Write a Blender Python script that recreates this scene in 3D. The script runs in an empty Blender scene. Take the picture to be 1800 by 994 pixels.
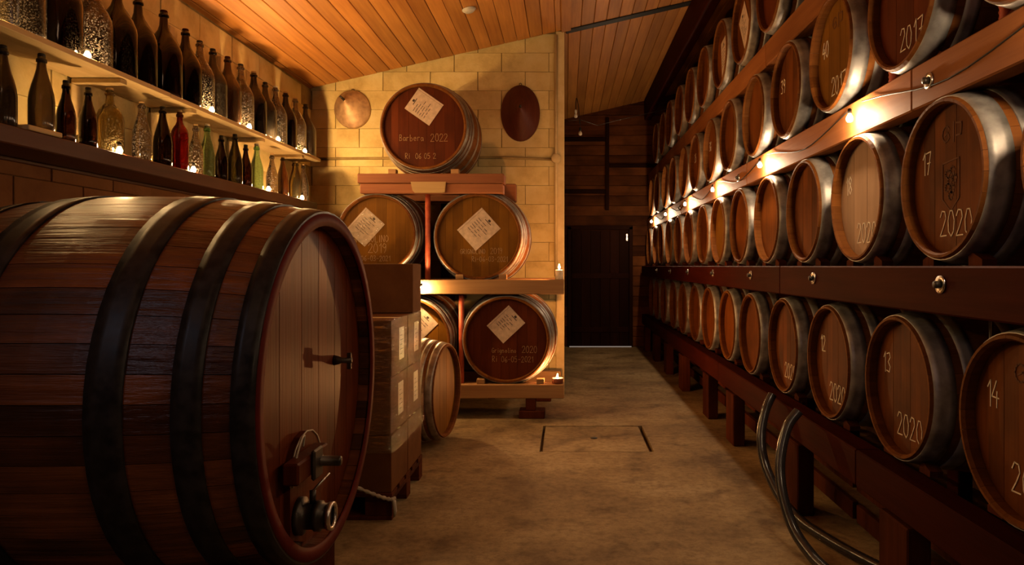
import bpy, math, random
from mathutils import Vector, Matrix
PI = math.pi
R = random.Random(7)
sc = bpy.context.scene
COL = sc.collection

# ------------------------------------------------------------------ camera, world, light, exposure
cam_d = bpy.data.cameras.new('camera')
cam = bpy.data.objects.new('camera', cam_d)
COL.objects.link(cam)
cam.location = (0, 0, 1.36)
cam.rotation_euler = (PI / 2, 0, 0)
cam_d.sensor_width = 36
cam_d.lens = 25.0
cam_d.shift_x = -95 / 1800
cam_d.shift_y = -29 / 1800
cam_d.clip_start = 0.05
sc.camera = cam

world = bpy.data.worlds.new('world')
sc.world = world
world.use_nodes = True
world.node_tree.nodes['Background'].inputs[0].default_value = (0.9, 0.30, 0.10, 1)
world.node_tree.nodes['Background'].inputs[1].default_value = 0.0

def area_light(name, loc, target, size, power, color):
    d = bpy.data.lights.new(name, 'AREA')
    d.size = size
    d.energy = power
    d.color = color
    o = bpy.data.objects.new(name, d)
    COL.objects.link(o)
    o.location = loc
    o.rotation_euler = (Vector(target) - Vector(loc)).to_track_quat('-Z', 'Y').to_euler()
    return o
# unseen fill lamp above the near aisle; cool light added left for cask sheen
area_light('aisle_fill_lamp', (-0.75, 0.1, 3.55), (0.1, 2.6, 0.0), 0.5, 3.0, (1.0, 0.58, 0.32))
area_light('cask_sheen_light', (-2.3, -0.5, 2.9), (-1.2, 2.2, 1.1), 0.6, 5.5, (0.86, 0.82, 1.0))

sc.view_settings.view_transform = 'Standard'
sc.view_settings.look = 'None'
sc.view_settings.exposure = 0.0
sc.view_settings.gamma = 1.0
sc.view_settings.use_curve_mapping = False
sc.cycles.sample_clamp_indirect = 4.0
sc.cycles.caustics_refractive = False
sc.cycles.caustics_reflective = False
sc.cycles.max_bounces = 10
sc.cycles.diffuse_bounces = 1
sc.cycles.transparent_max_bounces = 12

SHELF_BULB = 2600.0
RACK_BULB = 1700.0
LOW_BULB = 1000.0
SHELF_COL = (1.0, 0.60, 0.24)
RACK_COL = (1.0, 0.70, 0.42)
FLAME_COL = (1.0, 0.42, 0.13)

# ------------------------------------------------------------------ mesh helpers
class MB:
    def __init__(s):
        s.v = []; s.f = []; s.sm = []
    def add(s, vs, fs, smooth=False):
        b = len(s.v)
        s.v += [tuple(p) for p in vs]
        for f in fs:
            s.f.append(tuple(b + i for i in f)); s.sm.append(smooth)
        return s
    def box(s, x0, x1, y0, y1, z0, z1, b=0.0):
        if b <= 0:
            vs = [(x, y, z) for x in (x0, x1) for y in (y0, y1) for z in (z0, z1)]
            return s.add(vs, [(0, 1, 3, 2), (4, 6, 7, 5), (0, 4, 5, 1), (2, 3, 7, 6), (0, 2, 6, 4), (1, 5, 7, 3)])
        vs = []; idx = {}
        X = (x0, x1); Y = (y0, y1); Z = (z0, z1); sg = (1, -1)
        for i in (0, 1):
            for j in (0, 1):
                for k in (0, 1):
                    for a in range(3):
                        p = [X[i] + sg[i] * b, Y[j] + sg[j] * b, Z[k] + sg[k] * b]
                        p[a] = (X, Y, Z)[a][(i, j, k)[a]]
                        idx[(i, j, k, a)] = len(vs); vs.append(p)
        fs = []
        for a in range(3):
            o = [q for q in range(3) if q != a]
            for e in (0, 1):
                loop = []
                for (m, n) in ((0, 0), (1, 0), (1, 1), (0, 1)):
                    t = [0, 0, 0]; t[a] = e; t[o[0]] = m; t[o[1]] = n
                    loop.append(idx[(*t, a)])
                fs.append(tuple(loop))
            for m in (0, 1):
                for n in (0, 1):
                    t0 = [0, 0, 0]; t0[o[0]] = m; t0[o[1]] = n
                    t1 = list(t0); t1[a] = 1
                    fs.append((idx[(*t0, o[0])], idx[(*t1, o[0])], idx[(*t1, o[1])], idx[(*t0, o[1])]))
        for i in (0, 1):
            for j in (0, 1):
                for k in (0, 1):
                    fs.append(tuple(idx[(i, j, k, a)] for a in range(3)))
        return s.add(vs, fs)
    def lathe(s, prof, n=24, axis='Z', c=(0, 0, 0), smooth=True, closed=False):
        """prof: list of (r, h) revolved round the axis through c"""
        vs = []; m = len(prof)
        for (r, h) in prof:
            for i in range(n):
                a = 2 * PI * i / n
                p = (r * math.cos(a), r * math.sin(a), h)
                if axis == 'Y': p = (p[0], h, p[1])
                elif axis == 'X': p = (h, p[0], p[1])
                vs.append((p[0] + c[0], p[1] + c[1], p[2] + c[2]))
        fs = []
        for k in range(m if closed else m - 1):
            k2 = (k + 1) % m
            for i in range(n):
                j = (i + 1) % n
                fs.append((k * n + i, k * n + j, k2 * n + j, k2 * n + i))
        if not closed:
            if prof[0][0] > 1e-5: fs.append(tuple(range(n))[::-1])
            if prof[-1][0] > 1e-5: fs.append(tuple((m - 1) * n + i for i in range(n)))
        return s.add(vs, fs, smooth)
    def tube(s, pts, r, n=8, smooth=True, cap=True):
        pts = [Vector(p) for p in pts]
        vs = []; m = len(pts); up = None
        for i, p in enumerate(pts):
            t = (pts[min(i + 1, m - 1)] - pts[max(i - 1, 0)]).normalized()
            if up is None:
                up = Vector((0, 0, 1)) if abs(t.z) < 0.9 else Vector((1, 0, 0))
            up = (up - t * up.dot(t)).normalized()
            w = t.cross(up)
            rr = r[i] if isinstance(r, (list, tuple)) else r
            for k in range(n):
                a = 2 * PI * k / n
                vs.append(p + (up * math.cos(a) + w * math.sin(a)) * rr)
        fs = []
        for i in range(m - 1):
            for k in range(n):
                j = (k + 1) % n
                fs.append((i * n + k, i * n + j, (i + 1) * n + j, (i + 1) * n + k))
        if cap:
            fs.append(tuple(range(n))[::-1]); fs.append(tuple((m - 1) * n + k for k in range(n)))
        return s.add(vs, fs, smooth)
    def prism(s, poly, y0, y1):
        """poly in XZ extruded along Y"""
        n = len(poly)
        vs = [(x, y0, z) for x, z in poly] + [(x, y1, z) for x, z in poly]
        fs = [tuple(range(n)), tuple(range(n, 2 * n))[::-1]]
        for i in range(n):
            j = (i + 1) % n
            fs.append((i, i + n, j + n, j))
        return s.add(vs, fs)
    def mesh(s, name, mat=None):
        m = bpy.data.meshes.new(name)
        m.from_pydata(s.v, [], s.f)
        m.polygons.foreach_set('use_smooth', s.sm)
        if mat: m.materials.append(mat)
        import bmesh
        bm = bmesh.new(); bm.from_mesh(m)
        bmesh.ops.recalc_face_normals(bm, faces=bm.faces)
        bm.to_mesh(m); bm.free()
        m.update()
        return m
    def build(s, name, mat, parent=None, loc=None, rot=None):
        return obj(name, s.mesh(name, mat), parent, loc, rot)

def obj(name, mesh, parent=None, loc=None, rot=None):
    o = bpy.data.objects.new(name, mesh)
    COL.objects.link(o)
    if parent: o.parent = parent
    if loc: o.location = loc
    if rot: o.rotation_euler = rot
    return o
def tag(o, label, cat, group=None, kind=None):
    o['label'] = label
    if cat: o['category'] = cat
    if group: o['group'] = group
    if kind: o['kind'] = kind
    return o
def empty(name, loc=(0, 0, 0), rz=0.0):
    o = bpy.data.objects.new(name, None)
    COL.objects.link(o)
    o.location = loc
    o.rotation_euler = (0, 0, rz)
    o.empty_display_size = 0.1
    return o
def structure(o, label):
    o['kind'] = 'structure'; o['label'] = label
    return o
def spline(pts, n=8):
    pts = [Vector(p) for p in pts]; out = []
    P = [pts[0]] + pts + [pts[-1]]
    for i in range(1, len(P) - 2):
        for k in range(n):
            t = k / n
            a, b, c, d = P[i - 1], P[i], P[i + 1], P[i + 2]
            out.append(0.5 * ((2 * b) + (c - a) * t + (2 * a - 5 * b + 4 * c - d) * t * t + (3 * b - a - 3 * c + d) * t ** 3))
    out.append(pts[-1])
    return out

# ------------------------------------------------------------------ materials
def new_mat(name):
    m = bpy.data.materials.new(name)
    m.use_nodes = True
    nt = m.node_tree
    return m, nt, nt.nodes, nt.links, nt.nodes['Principled BSDF']
def coords(nt, scale, rnd=True):
    N, L = nt.nodes, nt.links
    tc = N.new('ShaderNodeTexCoord'); mp = N.new('ShaderNodeMapping')
    mp.inputs['Scale'].default_value = scale
    if rnd:
        oi = N.new('ShaderNodeObjectInfo')
        ml = N.new('ShaderNodeVectorMath'); ml.operation = 'SCALE'
        ml.inputs[0].default_value = (17.3, 11.1, 23.7)
        L.new(oi.outputs['Random'], ml.inputs['Scale'])
        ad = N.new('ShaderNodeVectorMath')
        L.new(tc.outputs['Object'], ad.inputs[0]); L.new(ml.outputs[0], ad.inputs[1])
        L.new(ad.outputs[0], mp.inputs['Vector'])
    else:
        L.new(tc.outputs['Object'], mp.inputs['Vector'])
    return mp
def ramp(N, stops):
    r = N.new('ShaderNodeValToRGB')
    e = r.color_ramp.elements
    while len(e) < len(stops): e.new(0.5)
    for i, (p, c) in enumerate(stops):
        e[i].position = p; e[i].color = (*c, 1)
    return r
def wood(name, dark, light, grain='Y', fine=60, rough=0.6, spread=0.35, bump=0.15, spec=0.3, stain=0.0):
    m, nt, N, L, P = new_mat(name)
    s = {'X': (1.6, fine, fine), 'Y': (fine, 1.6, fine), 'Z': (fine, fine, 1.6)}[grain]
    mp = coords(nt, s)
    n1 = N.new('ShaderNodeTexNoise'); n1.inputs['Scale'].default_value = 1.0
    n1.inputs['Detail'].default_value = 5; n1.inputs['Roughness'].default_value = 0.6
    L.new(mp.outputs[0], n1.inputs['Vector'])
    mp2 = coords(nt, tuple(0.12 * q if q > 2 else 0.8 for q in s))
    n2 = N.new('ShaderNodeTexNoise'); n2.inputs['Scale'].default_value = 1.0
    n2.inputs['Detail'].default_value = 3
    L.new(mp2.outputs[0], n2.inputs['Vector'])
    mx = N.new('ShaderNodeMix'); mx.inputs[0].default_value = 0.55
    L.new(n1.outputs[0], mx.inputs[2]); L.new(n2.outputs[0], mx.inputs[3])
    rp = ramp(N, [(0.30, dark), (0.70, light)])
    L.new(mx.outputs[0], rp.inputs[0])
    oi = N.new('ShaderNodeObjectInfo')
    mr = N.new('ShaderNodeMapRange')
    mr.inputs['To Min'].default_value = 1 - spread; mr.inputs['To Max'].default_value = 1 + spread
    L.new(oi.outputs['Random'], mr.inputs['Value'])
    hs = N.new('ShaderNodeHueSaturation')
    L.new(mr.outputs[0], hs.inputs['Value']); L.new(rp.outputs[0], hs.inputs['Color'])
    out = hs.outputs[0]
    if stain > 0:
        mp3 = coords(nt, (3, 3, 3))
        n3 = N.new('ShaderNodeTexNoise'); n3.inputs['Detail'].default_value = 4
        n3.inputs['Scale'].default_value = 1.0
        L.new(mp3.outputs[0], n3.inputs['Vector'])
        r3 = ramp(N, [(0.42, (1, 1, 1)), (0.62, (1 - stain,) * 3)])
        L.new(n3.outputs[0], r3.inputs[0])
        mu = N.new('ShaderNodeMix'); mu.data_type = 'RGBA'; mu.blend_type = 'MULTIPLY'
        mu.inputs[0].default_value = 1
        L.new(out, mu.inputs[6]); L.new(r3.outputs[0], mu.inputs[7])
        out = mu.outputs[2]
    L.new(out, P.inputs['Base Color'])
    P.inputs['Roughness'].default_value = rough
    P.inputs['Specular IOR Level'].default_value = spec
    if bump:
        b = N.new('ShaderNodeBump'); b.inputs['Strength'].default_value = bump
        b.inputs['Distance'].default_value = 0.01
        L.new(n1.outputs[0], b.inputs['Height']); L.new(b.outputs[0], P.inputs['Normal'])
    return m
def mottled(name, stops, scale=4, detail=8, rough=0.9, bump=0.3, bscale=40, spread=0.08, spec=0.2, dist=0.01):
    m, nt, N, L, P = new_mat(name)
    mp = coords(nt, (scale,) * 3)
    n1 = N.new('ShaderNodeTexNoise'); n1.inputs['Scale'].default_value = 1
    n1.inputs['Detail'].default_value = detail; n1.inputs['Roughness'].default_value = 0.65
    L.new(mp.outputs[0], n1.inputs['Vector'])
    rp = ramp(N, stops); L.new(n1.outputs[0], rp.inputs[0])
    oi = N.new('ShaderNodeObjectInfo'); mr = N.new('ShaderNodeMapRange')
    mr.inputs['To Min'].default_value = 1 - spread; mr.inputs['To Max'].default_value = 1 + spread
    L.new(oi.outputs['Random'], mr.inputs['Value'])
    hs = N.new('ShaderNodeHueSaturation')
    L.new(mr.outputs[0], hs.inputs['Value']); L.new(rp.outputs[0], hs.inputs['Color'])
    L.new(hs.outputs[0], P.inputs['Base Color'])
    mp2 = coords(nt, (bscale,) * 3)
    n2 = N.new('ShaderNodeTexNoise'); n2.inputs['Scale'].default_value = 1; n2.inputs['Detail'].default_value = 6
    L.new(mp2.outputs[0], n2.inputs['Vector'])
    b = N.new('ShaderNodeBump'); b.inputs['Strength'].default_value = bump; b.inputs['Distance'].default_value = dist
    L.new(n2.outputs[0], b.inputs['Height']); L.new(b.outputs[0], P.inputs['Normal'])
    P.inputs['Roughness'].default_value = rough
    P.inputs['Specular IOR Level'].default_value = spec
    return m
def plain(name, col, rough=0.5, metal=0.0, spec=0.3):
    m, nt, N, L, P = new_mat(name)
    mp = coords(nt, (30, 30, 30))
    n = N.new('ShaderNodeTexNoise'); n.inputs['Scale'].default_value = 1; n.inputs['Detail'].default_value = 3
    L.new(mp.outputs[0], n.inputs['Vector'])
    rp = ramp(N, [(0.3, tuple(c * 0.8 for c in col)), (0.7, tuple(min(1, c * 1.12) for c in col))])
    L.new(n.outputs[0], rp.inputs[0]); L.new(rp.outputs[0], P.inputs['Base Color'])
    P.inputs['Roughness'].default_value = rough
    P.inputs['Metallic'].default_value = metal
    P.inputs['Specular IOR Level'].default_value = spec
    return m
def metal(name, c0, c1, rough=0.4, met=0.9, scale=14, spec=0.4):
    m, nt, N, L, P = new_mat(name)
    mp = coords(nt, (scale,) * 3)
    n = N.new('ShaderNodeTexNoise'); n.inputs['Scale'].default_value = 1; n.inputs['Detail'].default_value = 7
    L.new(mp.outputs[0], n.inputs['Vector'])
    rp = ramp(N, [(0.35, c0), (0.65, c1)]); L.new(n.outputs[0], rp.inputs[0])
    L.new(rp.outputs[0], P.inputs['Base Color'])
    mr = N.new('ShaderNodeMapRange')
    mr.inputs['To Min'].default_value = rough - 0.12; mr.inputs['To Max'].default_value = rough + 0.2
    L.new(n.outputs[0], mr.inputs['Value']); L.new(mr.outputs[0], P.inputs['Roughness'])
    P.inputs['Metallic'].default_value = met
    P.inputs['Specular IOR Level'].default_value = spec
    return m
def glass(name, col, rough=0.08, dust=0.0, trans=1.0, dustcol=(0.5, 0.4, 0.3)):
    m, nt, N, L, P = new_mat(name)
    P.inputs['Base Color'].default_value = (*col, 1)
    P.inputs['Transmission Weight'].default_value = trans
    P.inputs['Roughness'].default_value = rough
    P.inputs['IOR'].default_value = 1.45
    if dust > 0:
        mp = coords(nt, (150, 150, 150))
        n = N.new('ShaderNodeTexNoise'); n.inputs['Scale'].default_value = 1; n.inputs['Detail'].default_value = 6
        L.new(mp.outputs[0], n.inputs['Vector'])
        mr = N.new('ShaderNodeMapRange')
        mr.inputs['From Min'].default_value = 0.50; mr.inputs['From Max'].default_value = 0.66
        mr.inputs['To Min'].default_value = 0.0; mr.inputs['To Max'].default_value = dust
        L.new(n.outputs[0], mr.inputs['Value'])
        d = N.new('ShaderNodeBsdfDiffuse'); d.inputs[0].default_value = (*dustcol, 1)
        t = N.new('ShaderNodeBsdfTranslucent'); t.inputs[0].default_value = (*dustcol, 1)
        a = N.new('ShaderNodeAddShader'); L.new(d.outputs[0], a.inputs[0]); L.new(t.outputs[0], a.inputs[1])
        mx = N.new('ShaderNodeMixShader')
        L.new(mr.outputs[0], mx.inputs[0]); L.new(P.outputs[0], mx.inputs[1]); L.new(a.outputs[0], mx.inputs[2])
        L.new(mx.outputs[0], N['Material Output'].inputs[0])
    return m
def emitter(name, col, strength):
    m, nt, N, L, P = new_mat(name)
    e = N.new('ShaderNodeEmission')
    e.inputs[0].default_value = (*col, 1); e.inputs[1].default_value = strength
    L.new(e.outputs[0], N['Material Output'].inputs[0])
    return m

M = {}
M['ceil'] = wood('ceiling_pine', (0.36, 0.120, 0.022), (0.68, 0.29, 0.062), 'Y', 38, 0.5, 0.22, 0.08, 0.35)
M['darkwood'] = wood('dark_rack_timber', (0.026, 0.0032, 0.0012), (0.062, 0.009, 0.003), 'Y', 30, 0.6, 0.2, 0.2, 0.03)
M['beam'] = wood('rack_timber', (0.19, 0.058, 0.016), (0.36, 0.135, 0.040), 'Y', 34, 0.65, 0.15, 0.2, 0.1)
M['beamx'] = wood('back_rack_timber', (0.26, 0.12, 0.045), (0.48, 0.26, 0.10), 'X', 34, 0.65, 0.15, 0.2)
M['beamxred'] = wood('reddish_platform_timber', (0.20, 0.060, 0.022), (0.36, 0.125, 0.042), 'X', 34, 0.6, 0.15, 0.2)
M['post'] = wood('support_post_wood', (0.050, 0.010, 0.0035), (0.13, 0.032, 0.009), 'Z', 30, 0.75, 0.25, 0.3, 0.04, stain=0.4)
M['paleblock'] = wood('pale_wedge_wood', (0.48, 0.29, 0.12), (0.68, 0.45, 0.20), 'X', 40, 0.7, 0.15, 0.1)
M['stave'] = wood('oak_stave', (0.105, 0.029, 0.005), (0.23, 0.082, 0.016), 'Y', 46, 0.6, 0.18, 0.12, 0.08)
M['head'] = wood('oak_head', (0.10, 0.024, 0.0025), (0.20, 0.057, 0.007), 'Z', 55, 0.55, 0.16, 0.10, 0.08, stain=0.45)
M['headdark'] = wood('aged_oak_head', (0.085, 0.015, 0.003), (0.130, 0.027, 0.0055), 'Z', 55, 0.5, 0.15, 0.10, 0.08, stain=0.3)
M['headpale'] = wood('pale_oak_head', (0.28, 0.155, 0.085), (0.40, 0.245, 0.145), 'Z', 55, 0.5, 0.06, 0.08, stain=0.15)
M['headgold'] = wood('golden_oak_head', (0.16, 0.060, 0.005), (0.25, 0.102, 0.010), 'Z', 55, 0.5, 0.12, 0.10, 0.08, stain=0.25)
M['botte'] = wood('botte_stave', (0.040, 0.008, 0.0022), (0.25, 0.070, 0.018), 'Y', 45, 0.34, 0.40, 0.7, 0.36, stain=0.6)
M['bottehead'] = wood('botte_head_board', (0.075, 0.012, 0.002), (0.15, 0.029, 0.0055), 'Z', 70, 0.42, 0.12, 0.15, 0.10, stain=0.3)
M['bottechime'] = wood('botte_red_chime', (0.065, 0.005, 0.0025), (0.11, 0.009, 0.0045), 'X', 20, 0.6, 0.1, 0.1, 0.08)
M['galv'] = metal('galvanised_hoop', (0.22, 0.205, 0.19), (0.46, 0.44, 0.41), 0.44, 0.50)
M['bronzehoop'] = metal('dull_hoop', (0.20, 0.16, 0.12), (0.42, 0.35, 0.27), 0.42, 0.75)
M['iron'] = metal('black_iron_hoop', (0.010, 0.008, 0.007), (0.030, 0.024, 0.022), 0.38, 0.1, 25, 0.22)
M['darkiron'] = metal('dark_iron', (0.03, 0.025, 0.02), (0.09, 0.07, 0.055), 0.4, 0.7)
M['steel'] = metal('steel', (0.5, 0.47, 0.42), (0.75, 0.7, 0.65), 0.25, 1.0)
M['copper'] = metal('red_tube', (0.42, 0.07, 0.03), (0.62, 0.13, 0.06), 0.45, 0.1)
M['cone'] = metal('hammered_copper', (0.46, 0.26, 0.13), (0.68, 0.42, 0.22), 0.42, 0.35, 20)
M['conedark'] = wood('dark_lacquered_wood', (0.07, 0.014, 0.007), (0.16, 0.035, 0.015), 'Z', 30, 0.5, 0.1, 0.1)
M['block'] = mottled('painted_block', [(0.28, (0.52, 0.34, 0.115)), (0.5, (0.73, 0.535, 0.215)), (0.75, (0.83, 0.65, 0.31))], 3.2, 8, 0.85, 0.35, 34, 0.07)
M['brownblock'] = mottled('brown_block', [(0.28, (0.13, 0.045, 0.014)), (0.5, (0.19, 0.075, 0.024)), (0.75, (0.24, 0.10, 0.034))], 3.2, 8, 0.85, 0.35, 34, 0.2)
M['mortar'] = mottled('mortar', [(0.3, (0.22, 0.13, 0.04)), (0.7, (0.50, 0.35, 0.14))], 5, 6, 0.95, 0.4, 40)
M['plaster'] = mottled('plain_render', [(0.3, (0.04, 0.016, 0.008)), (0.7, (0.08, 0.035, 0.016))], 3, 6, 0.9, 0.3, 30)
M['trim'] = mottled('corner_strip', [(0.3, (0.60, 0.42, 0.18)), (0.7, (0.74, 0.56, 0.28))], 6, 4, 0.7, 0.1, 60)
M['backplank'] = wood('old_wall_plank', (0.060, 0.016, 0.0045), (0.17, 0.055, 0.015), 'X', 20, 0.75, 0.4, 0.3, 0.05, stain=0.4)
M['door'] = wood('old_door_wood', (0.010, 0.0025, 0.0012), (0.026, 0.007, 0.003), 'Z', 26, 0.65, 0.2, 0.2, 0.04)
M['shelfpale'] = wood('pale_shelf_board', (0.50, 0.33, 0.14), (0.72, 0.52, 0.25), 'Y', 24, 0.7, 0.1, 0.15)
M['shelfdark'] = wood('dark_shelf_beam', (0.040, 0.010, 0.004), (0.10, 0.028, 0.010), 'Y', 26, 0.5, 0.1, 0.2)
M['paper'] = plain('label_paper', (0.60, 0.43, 0.31), 0.55)
M['ink'] = plain('ink', (0.05, 0.035, 0.03), 0.6)
M['brand'] = plain('burnt_brand', (0.13, 0.045, 0.016), 0.7)
M['chalk'] = plain('chalk', (0.90, 0.78, 0.60), 0.9)
M['fadedchalk'] = plain('faded_chalk', (0.42, 0.25, 0.12), 0.9)
M['card'] = mottled('cardboard', [(0.3, (0.11, 0.038, 0.011)), (0.7, (0.16, 0.060, 0.018))], 5, 4, 0.75, 0.08, 60, 0.05, 0.05)
M['hose'] = plain('grey_hose', (0.030, 0.027, 0.027), 0.22, 0.0, 0.5)
M['wax'] = plain('wax', (0.80, 0.60, 0.38), 0.5)
M['cup'] = plain('tealight_cup', (0.24, 0.07, 0.035), 0.35)
M['white'] = plain('white_plastic', (0.75, 0.68, 0.55), 0.4)
M['black'] = plain('black_rubber', (0.015, 0.012, 0.01), 0.5)
M['rope'] = plain('twisted_film', (0.55, 0.46, 0.34), 0.35)
M['opal'] = plain('unlit_bulb_glass', (0.72, 0.62, 0.48), 0.15, 0, 0.6)
M['shelfbulb'] = emitter('shelf_bulb_glow', SHELF_COL, SHELF_BULB)
M['lowbulb'] = emitter('lower_shelf_bulb_glow', SHELF_COL, LOW_BULB)
M['rackbulb'] = emitter('rack_bulb_glow', RACK_COL, RACK_BULB)
M['gaplight'] = emitter('daylight_under_door', (1.0, 0.80, 0.66), 0.22)
M['flame'] = emitter('flame_glow', FLAME_COL, 5000)
G = {
 'brown': glass('brown_glass', (0.012, 0.003, 0.001), 0.08, 0.012, 1.0),
 'amber': glass('amber_glass', (0.14, 0.050, 0.010), 0.14, 0.07, 0.95),
 'red': glass('red_wine_glass', (0.17, 0.004, 0.002), 0.04, 0.03, 1.0),
 'redrk': glass('dark_red_glass', (0.020, 0.002, 0.001), 0.06, 0.010, 1.0),
 'clear': glass('dusty_clear_glass', (0.34, 0.26, 0.19), 0.10, 0.30, 1.0, (0.46, 0.38, 0.31)),
 'grey': glass('dusty_grey_glass', (0.065, 0.046, 0.028), 0.14, 0.12, 0.97, (0.30, 0.25, 0.20)),
 'olive': glass('olive_glass', (0.50, 0.36, 0.07), 0.08, 0.14, 1.0, (0.5, 0.4, 0.2)),
 'green': glass('green_glass', (0.36, 0.62, 0.38), 0.08, 0.16, 1.0, (0.35, 0.48, 0.30)),
 'dkgreen': glass('dark_green_glass', (0.030, 0.026, 0.007), 0.10, 0.04, 0.95),
}
def floor_mat():
    m, nt, N, L, P = new_mat('worn_concrete')
    mp = coords(nt, (1, 1, 1), False)
    def noise(sc_, det, ro=0.6):
        n = N.new('ShaderNodeTexNoise'); n.inputs['Scale'].default_value = sc_
        n.inputs['Detail'].default_value = det; n.inputs['Roughness'].default_value = ro
        L.new(mp.outputs[0], n.inputs['Vector']); return n
    a = noise(1.3, 7); b = noise(22, 8, 0.75); c = noise(3.1, 6)
    ra = ramp(N, [(0.30, (0.14, 0.083, 0.037)), (0.52, (0.33, 0.225, 0.105)), (0.72, (0.48, 0.355, 0.19))])
    L.new(a.outputs[0], ra.inputs[0])
    rb = ramp(N, [(0.34, (0.50, 0.45, 0.40)), (0.56, (1, 1, 1))]); L.new(b.outputs[0], rb.inputs[0])
    rc = ramp(N, [(0.31, (0.38, 0.32, 0.27)), (0.48, (1, 1, 1))]); L.new(c.outputs[0], rc.inputs[0])
    m1 = N.new('ShaderNodeMix'); m1.data_type = 'RGBA'; m1.blend_type = 'MULTIPLY'; m1.inputs[0].default_value = 0.8
    L.new(ra.outputs[0], m1.inputs[6]); L.new(rb.outputs[0], m1.inputs[7])
    m2 = N.new('ShaderNodeMix'); m2.data_type = 'RGBA'; m2.blend_type = 'MULTIPLY'; m2.inputs[0].default_value = 0.8
    L.new(m1.outputs[2], m2.inputs[6]); L.new(rc.outputs[0], m2.inputs[7])
    L.new(m2.outputs[2], P.inputs['Base Color'])
    bp = N.new('ShaderNodeBump'); bp.inputs['Strength'].default_value = 0.35; bp.inputs['Distance'].default_value = 0.012
    ad = N.new('ShaderNodeMath'); L.new(b.outputs[0], ad.inputs[0]); L.new(a.outputs[0], ad.inputs[1])
    L.new(ad.outputs[0], bp.inputs['Height']); L.new(bp.outputs[0], P.inputs['Normal'])
    P.inputs['Roughness'].default_value = 0.72; P.inputs['Specular IOR Level'].default_value = 0.25
    return m
M['floor'] = floor_mat()
def film_mat():
    m, nt, N, L, P = new_mat('stretch_film')
    t = N.new('ShaderNodeBsdfTransparent'); g = N.new('ShaderNodeBsdfGlossy')
    g.inputs['Roughness'].default_value = 0.07; g.inputs[0].default_value = (0.9, 0.85, 0.75, 1)
    mp = coords(nt, (9, 9, 34), False)
    n = N.new('ShaderNodeTexNoise'); n.inputs['Scale'].default_value = 1; n.inputs['Detail'].default_value = 5
    L.new(mp.outputs[0], n.inputs['Vector'])
    b = N.new('ShaderNodeBump'); b.inputs['Strength'].default_value = 1.0; b.inputs['Distance'].default_value = 0.03
    L.new(n.outputs[0], b.inputs['Height']); L.new(b.outputs[0], g.inputs['Normal'])
    mx = N.new('ShaderNodeMixShader'); mx.inputs[0].default_value = 0.22
    L.new(t.outputs[0], mx.inputs[1]); L.new(g.outputs[0], mx.inputs[2])
    L.new(mx.outputs[0], N['Material Output'].inputs[0])
    return m
M['film'] = film_mat()

# ------------------------------------------------------------------ the setting
SL = 0.2305
def zc(x): return 3.226 + SL * (x + 2.68)
YW = 7.5                                     # the partition wall
YE = 12.0                                    # the end wall
XL = -2.68
# floor with a recess for the inspection cover
fl = MB()
hx0, hx1, hy0, hy1 = -0.195, 0.645, 5.203, 6.047
for (x0, x1, y0, y1) in ((-3, hx0, -2.6, 12.2), (hx1, 2.7, -2.6, 5.66), (hx1, 2.7, 5.667, 12.2), (hx0, hx1, -2.6, hy0), (hx0, hx1, hy1, 12.2)):
    fl.box(x0, x1, y0, y1, -0.12, 0.0)
fl.box(hx0, hx1, hy0, hy1, -0.12, -0.06)
floor = structure(fl.build('floor', M['floor']), 'worn stained concrete floor of the aisle')
hatch = empty('inspection_cover', (0.22, 5.625, -0.06))
tag(hatch, 'square concrete inspection cover set into the floor of the aisle', 'cover')
MB().box(-0.395, 0.395, -0.41, 0.41, 0, 0.058, 0.006).build('slab', M['floor'], hatch)
MB().lathe([(0.0, 0.062), (0.026, 0.062), (0.03, 0.057)], 14).build('lifting_hole', M['black'], hatch)

# left wall of painted blocks
wl = structure(MB().box(XL - 0.2, XL - 0.012, -2.6, YW + 0.0, 0, 3.25).build('wall_left', M['mortar']), 'cream painted block wall behind the bottle shelves')
bw, bh = 0.5, 0.2
blk_l = [MB().box(-0.02, 0.0 + d, 0.0035, bw - 0.0035, 0.0012, bh - 0.0012, 0.003).mesh('block', M['block']) for d in (0.0, 0.003, 0.006)]
for r in range(5, 16):
    off = 0.25 if r % 2 else 0.0
    for c in range(11):
        y = 1.95 + off + c * bw
        if y + bw > YW + 0.01: continue
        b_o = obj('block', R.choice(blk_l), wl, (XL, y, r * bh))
        if r < 10:  # lower courses get a darker brown block colour
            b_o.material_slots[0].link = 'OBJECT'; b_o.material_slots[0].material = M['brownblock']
# partition wall (back left), blocks facing the camera
wb = structure(MB().box(XL - 0.2, -0.035, YW + 0.012, YW + 0.22, 0, 3.86).build('wall_back', M['mortar']), 'cream painted block partition wall behind the stacked casks')
blk_b = [MB().box(0.0035, bw - 0.0035, 0.0 - d, 0.03, 0.0012, bh - 0.0012, 0.0025).mesh('block', M['block']) for d in (0.0, 0.003, 0.005)]
_eb = {}
def end_b(w):
    if w not in _eb: _eb[w] = MB().box(0.0016, w, 0.0, 0.03, 0.0016, bh - 0.0016, 0.0025).mesh('block', M['block'])
    return _eb[w]
for r in range(19):
    x = XL + (0.0 if r % 2 else -0.25)
    while x < -0.06:
        if zc(x + bw) > r * bh:
            if x + bw <= -0.03: obj('block', R.choice(blk_b), wb, (x, YW, r * bh + 0.01))
            else: obj('block', end_b(round(-0.036 - x, 4)), wb, (x, YW, r * bh + 0.01))
        x += bw
structure(MB().box(-0.105, -0.018, YW - 0.022, YW + 0.222, 0, 3.83, 0.004).build('trim_1', M['trim']), 'pale strip on the free edge of the partition wall')
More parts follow.
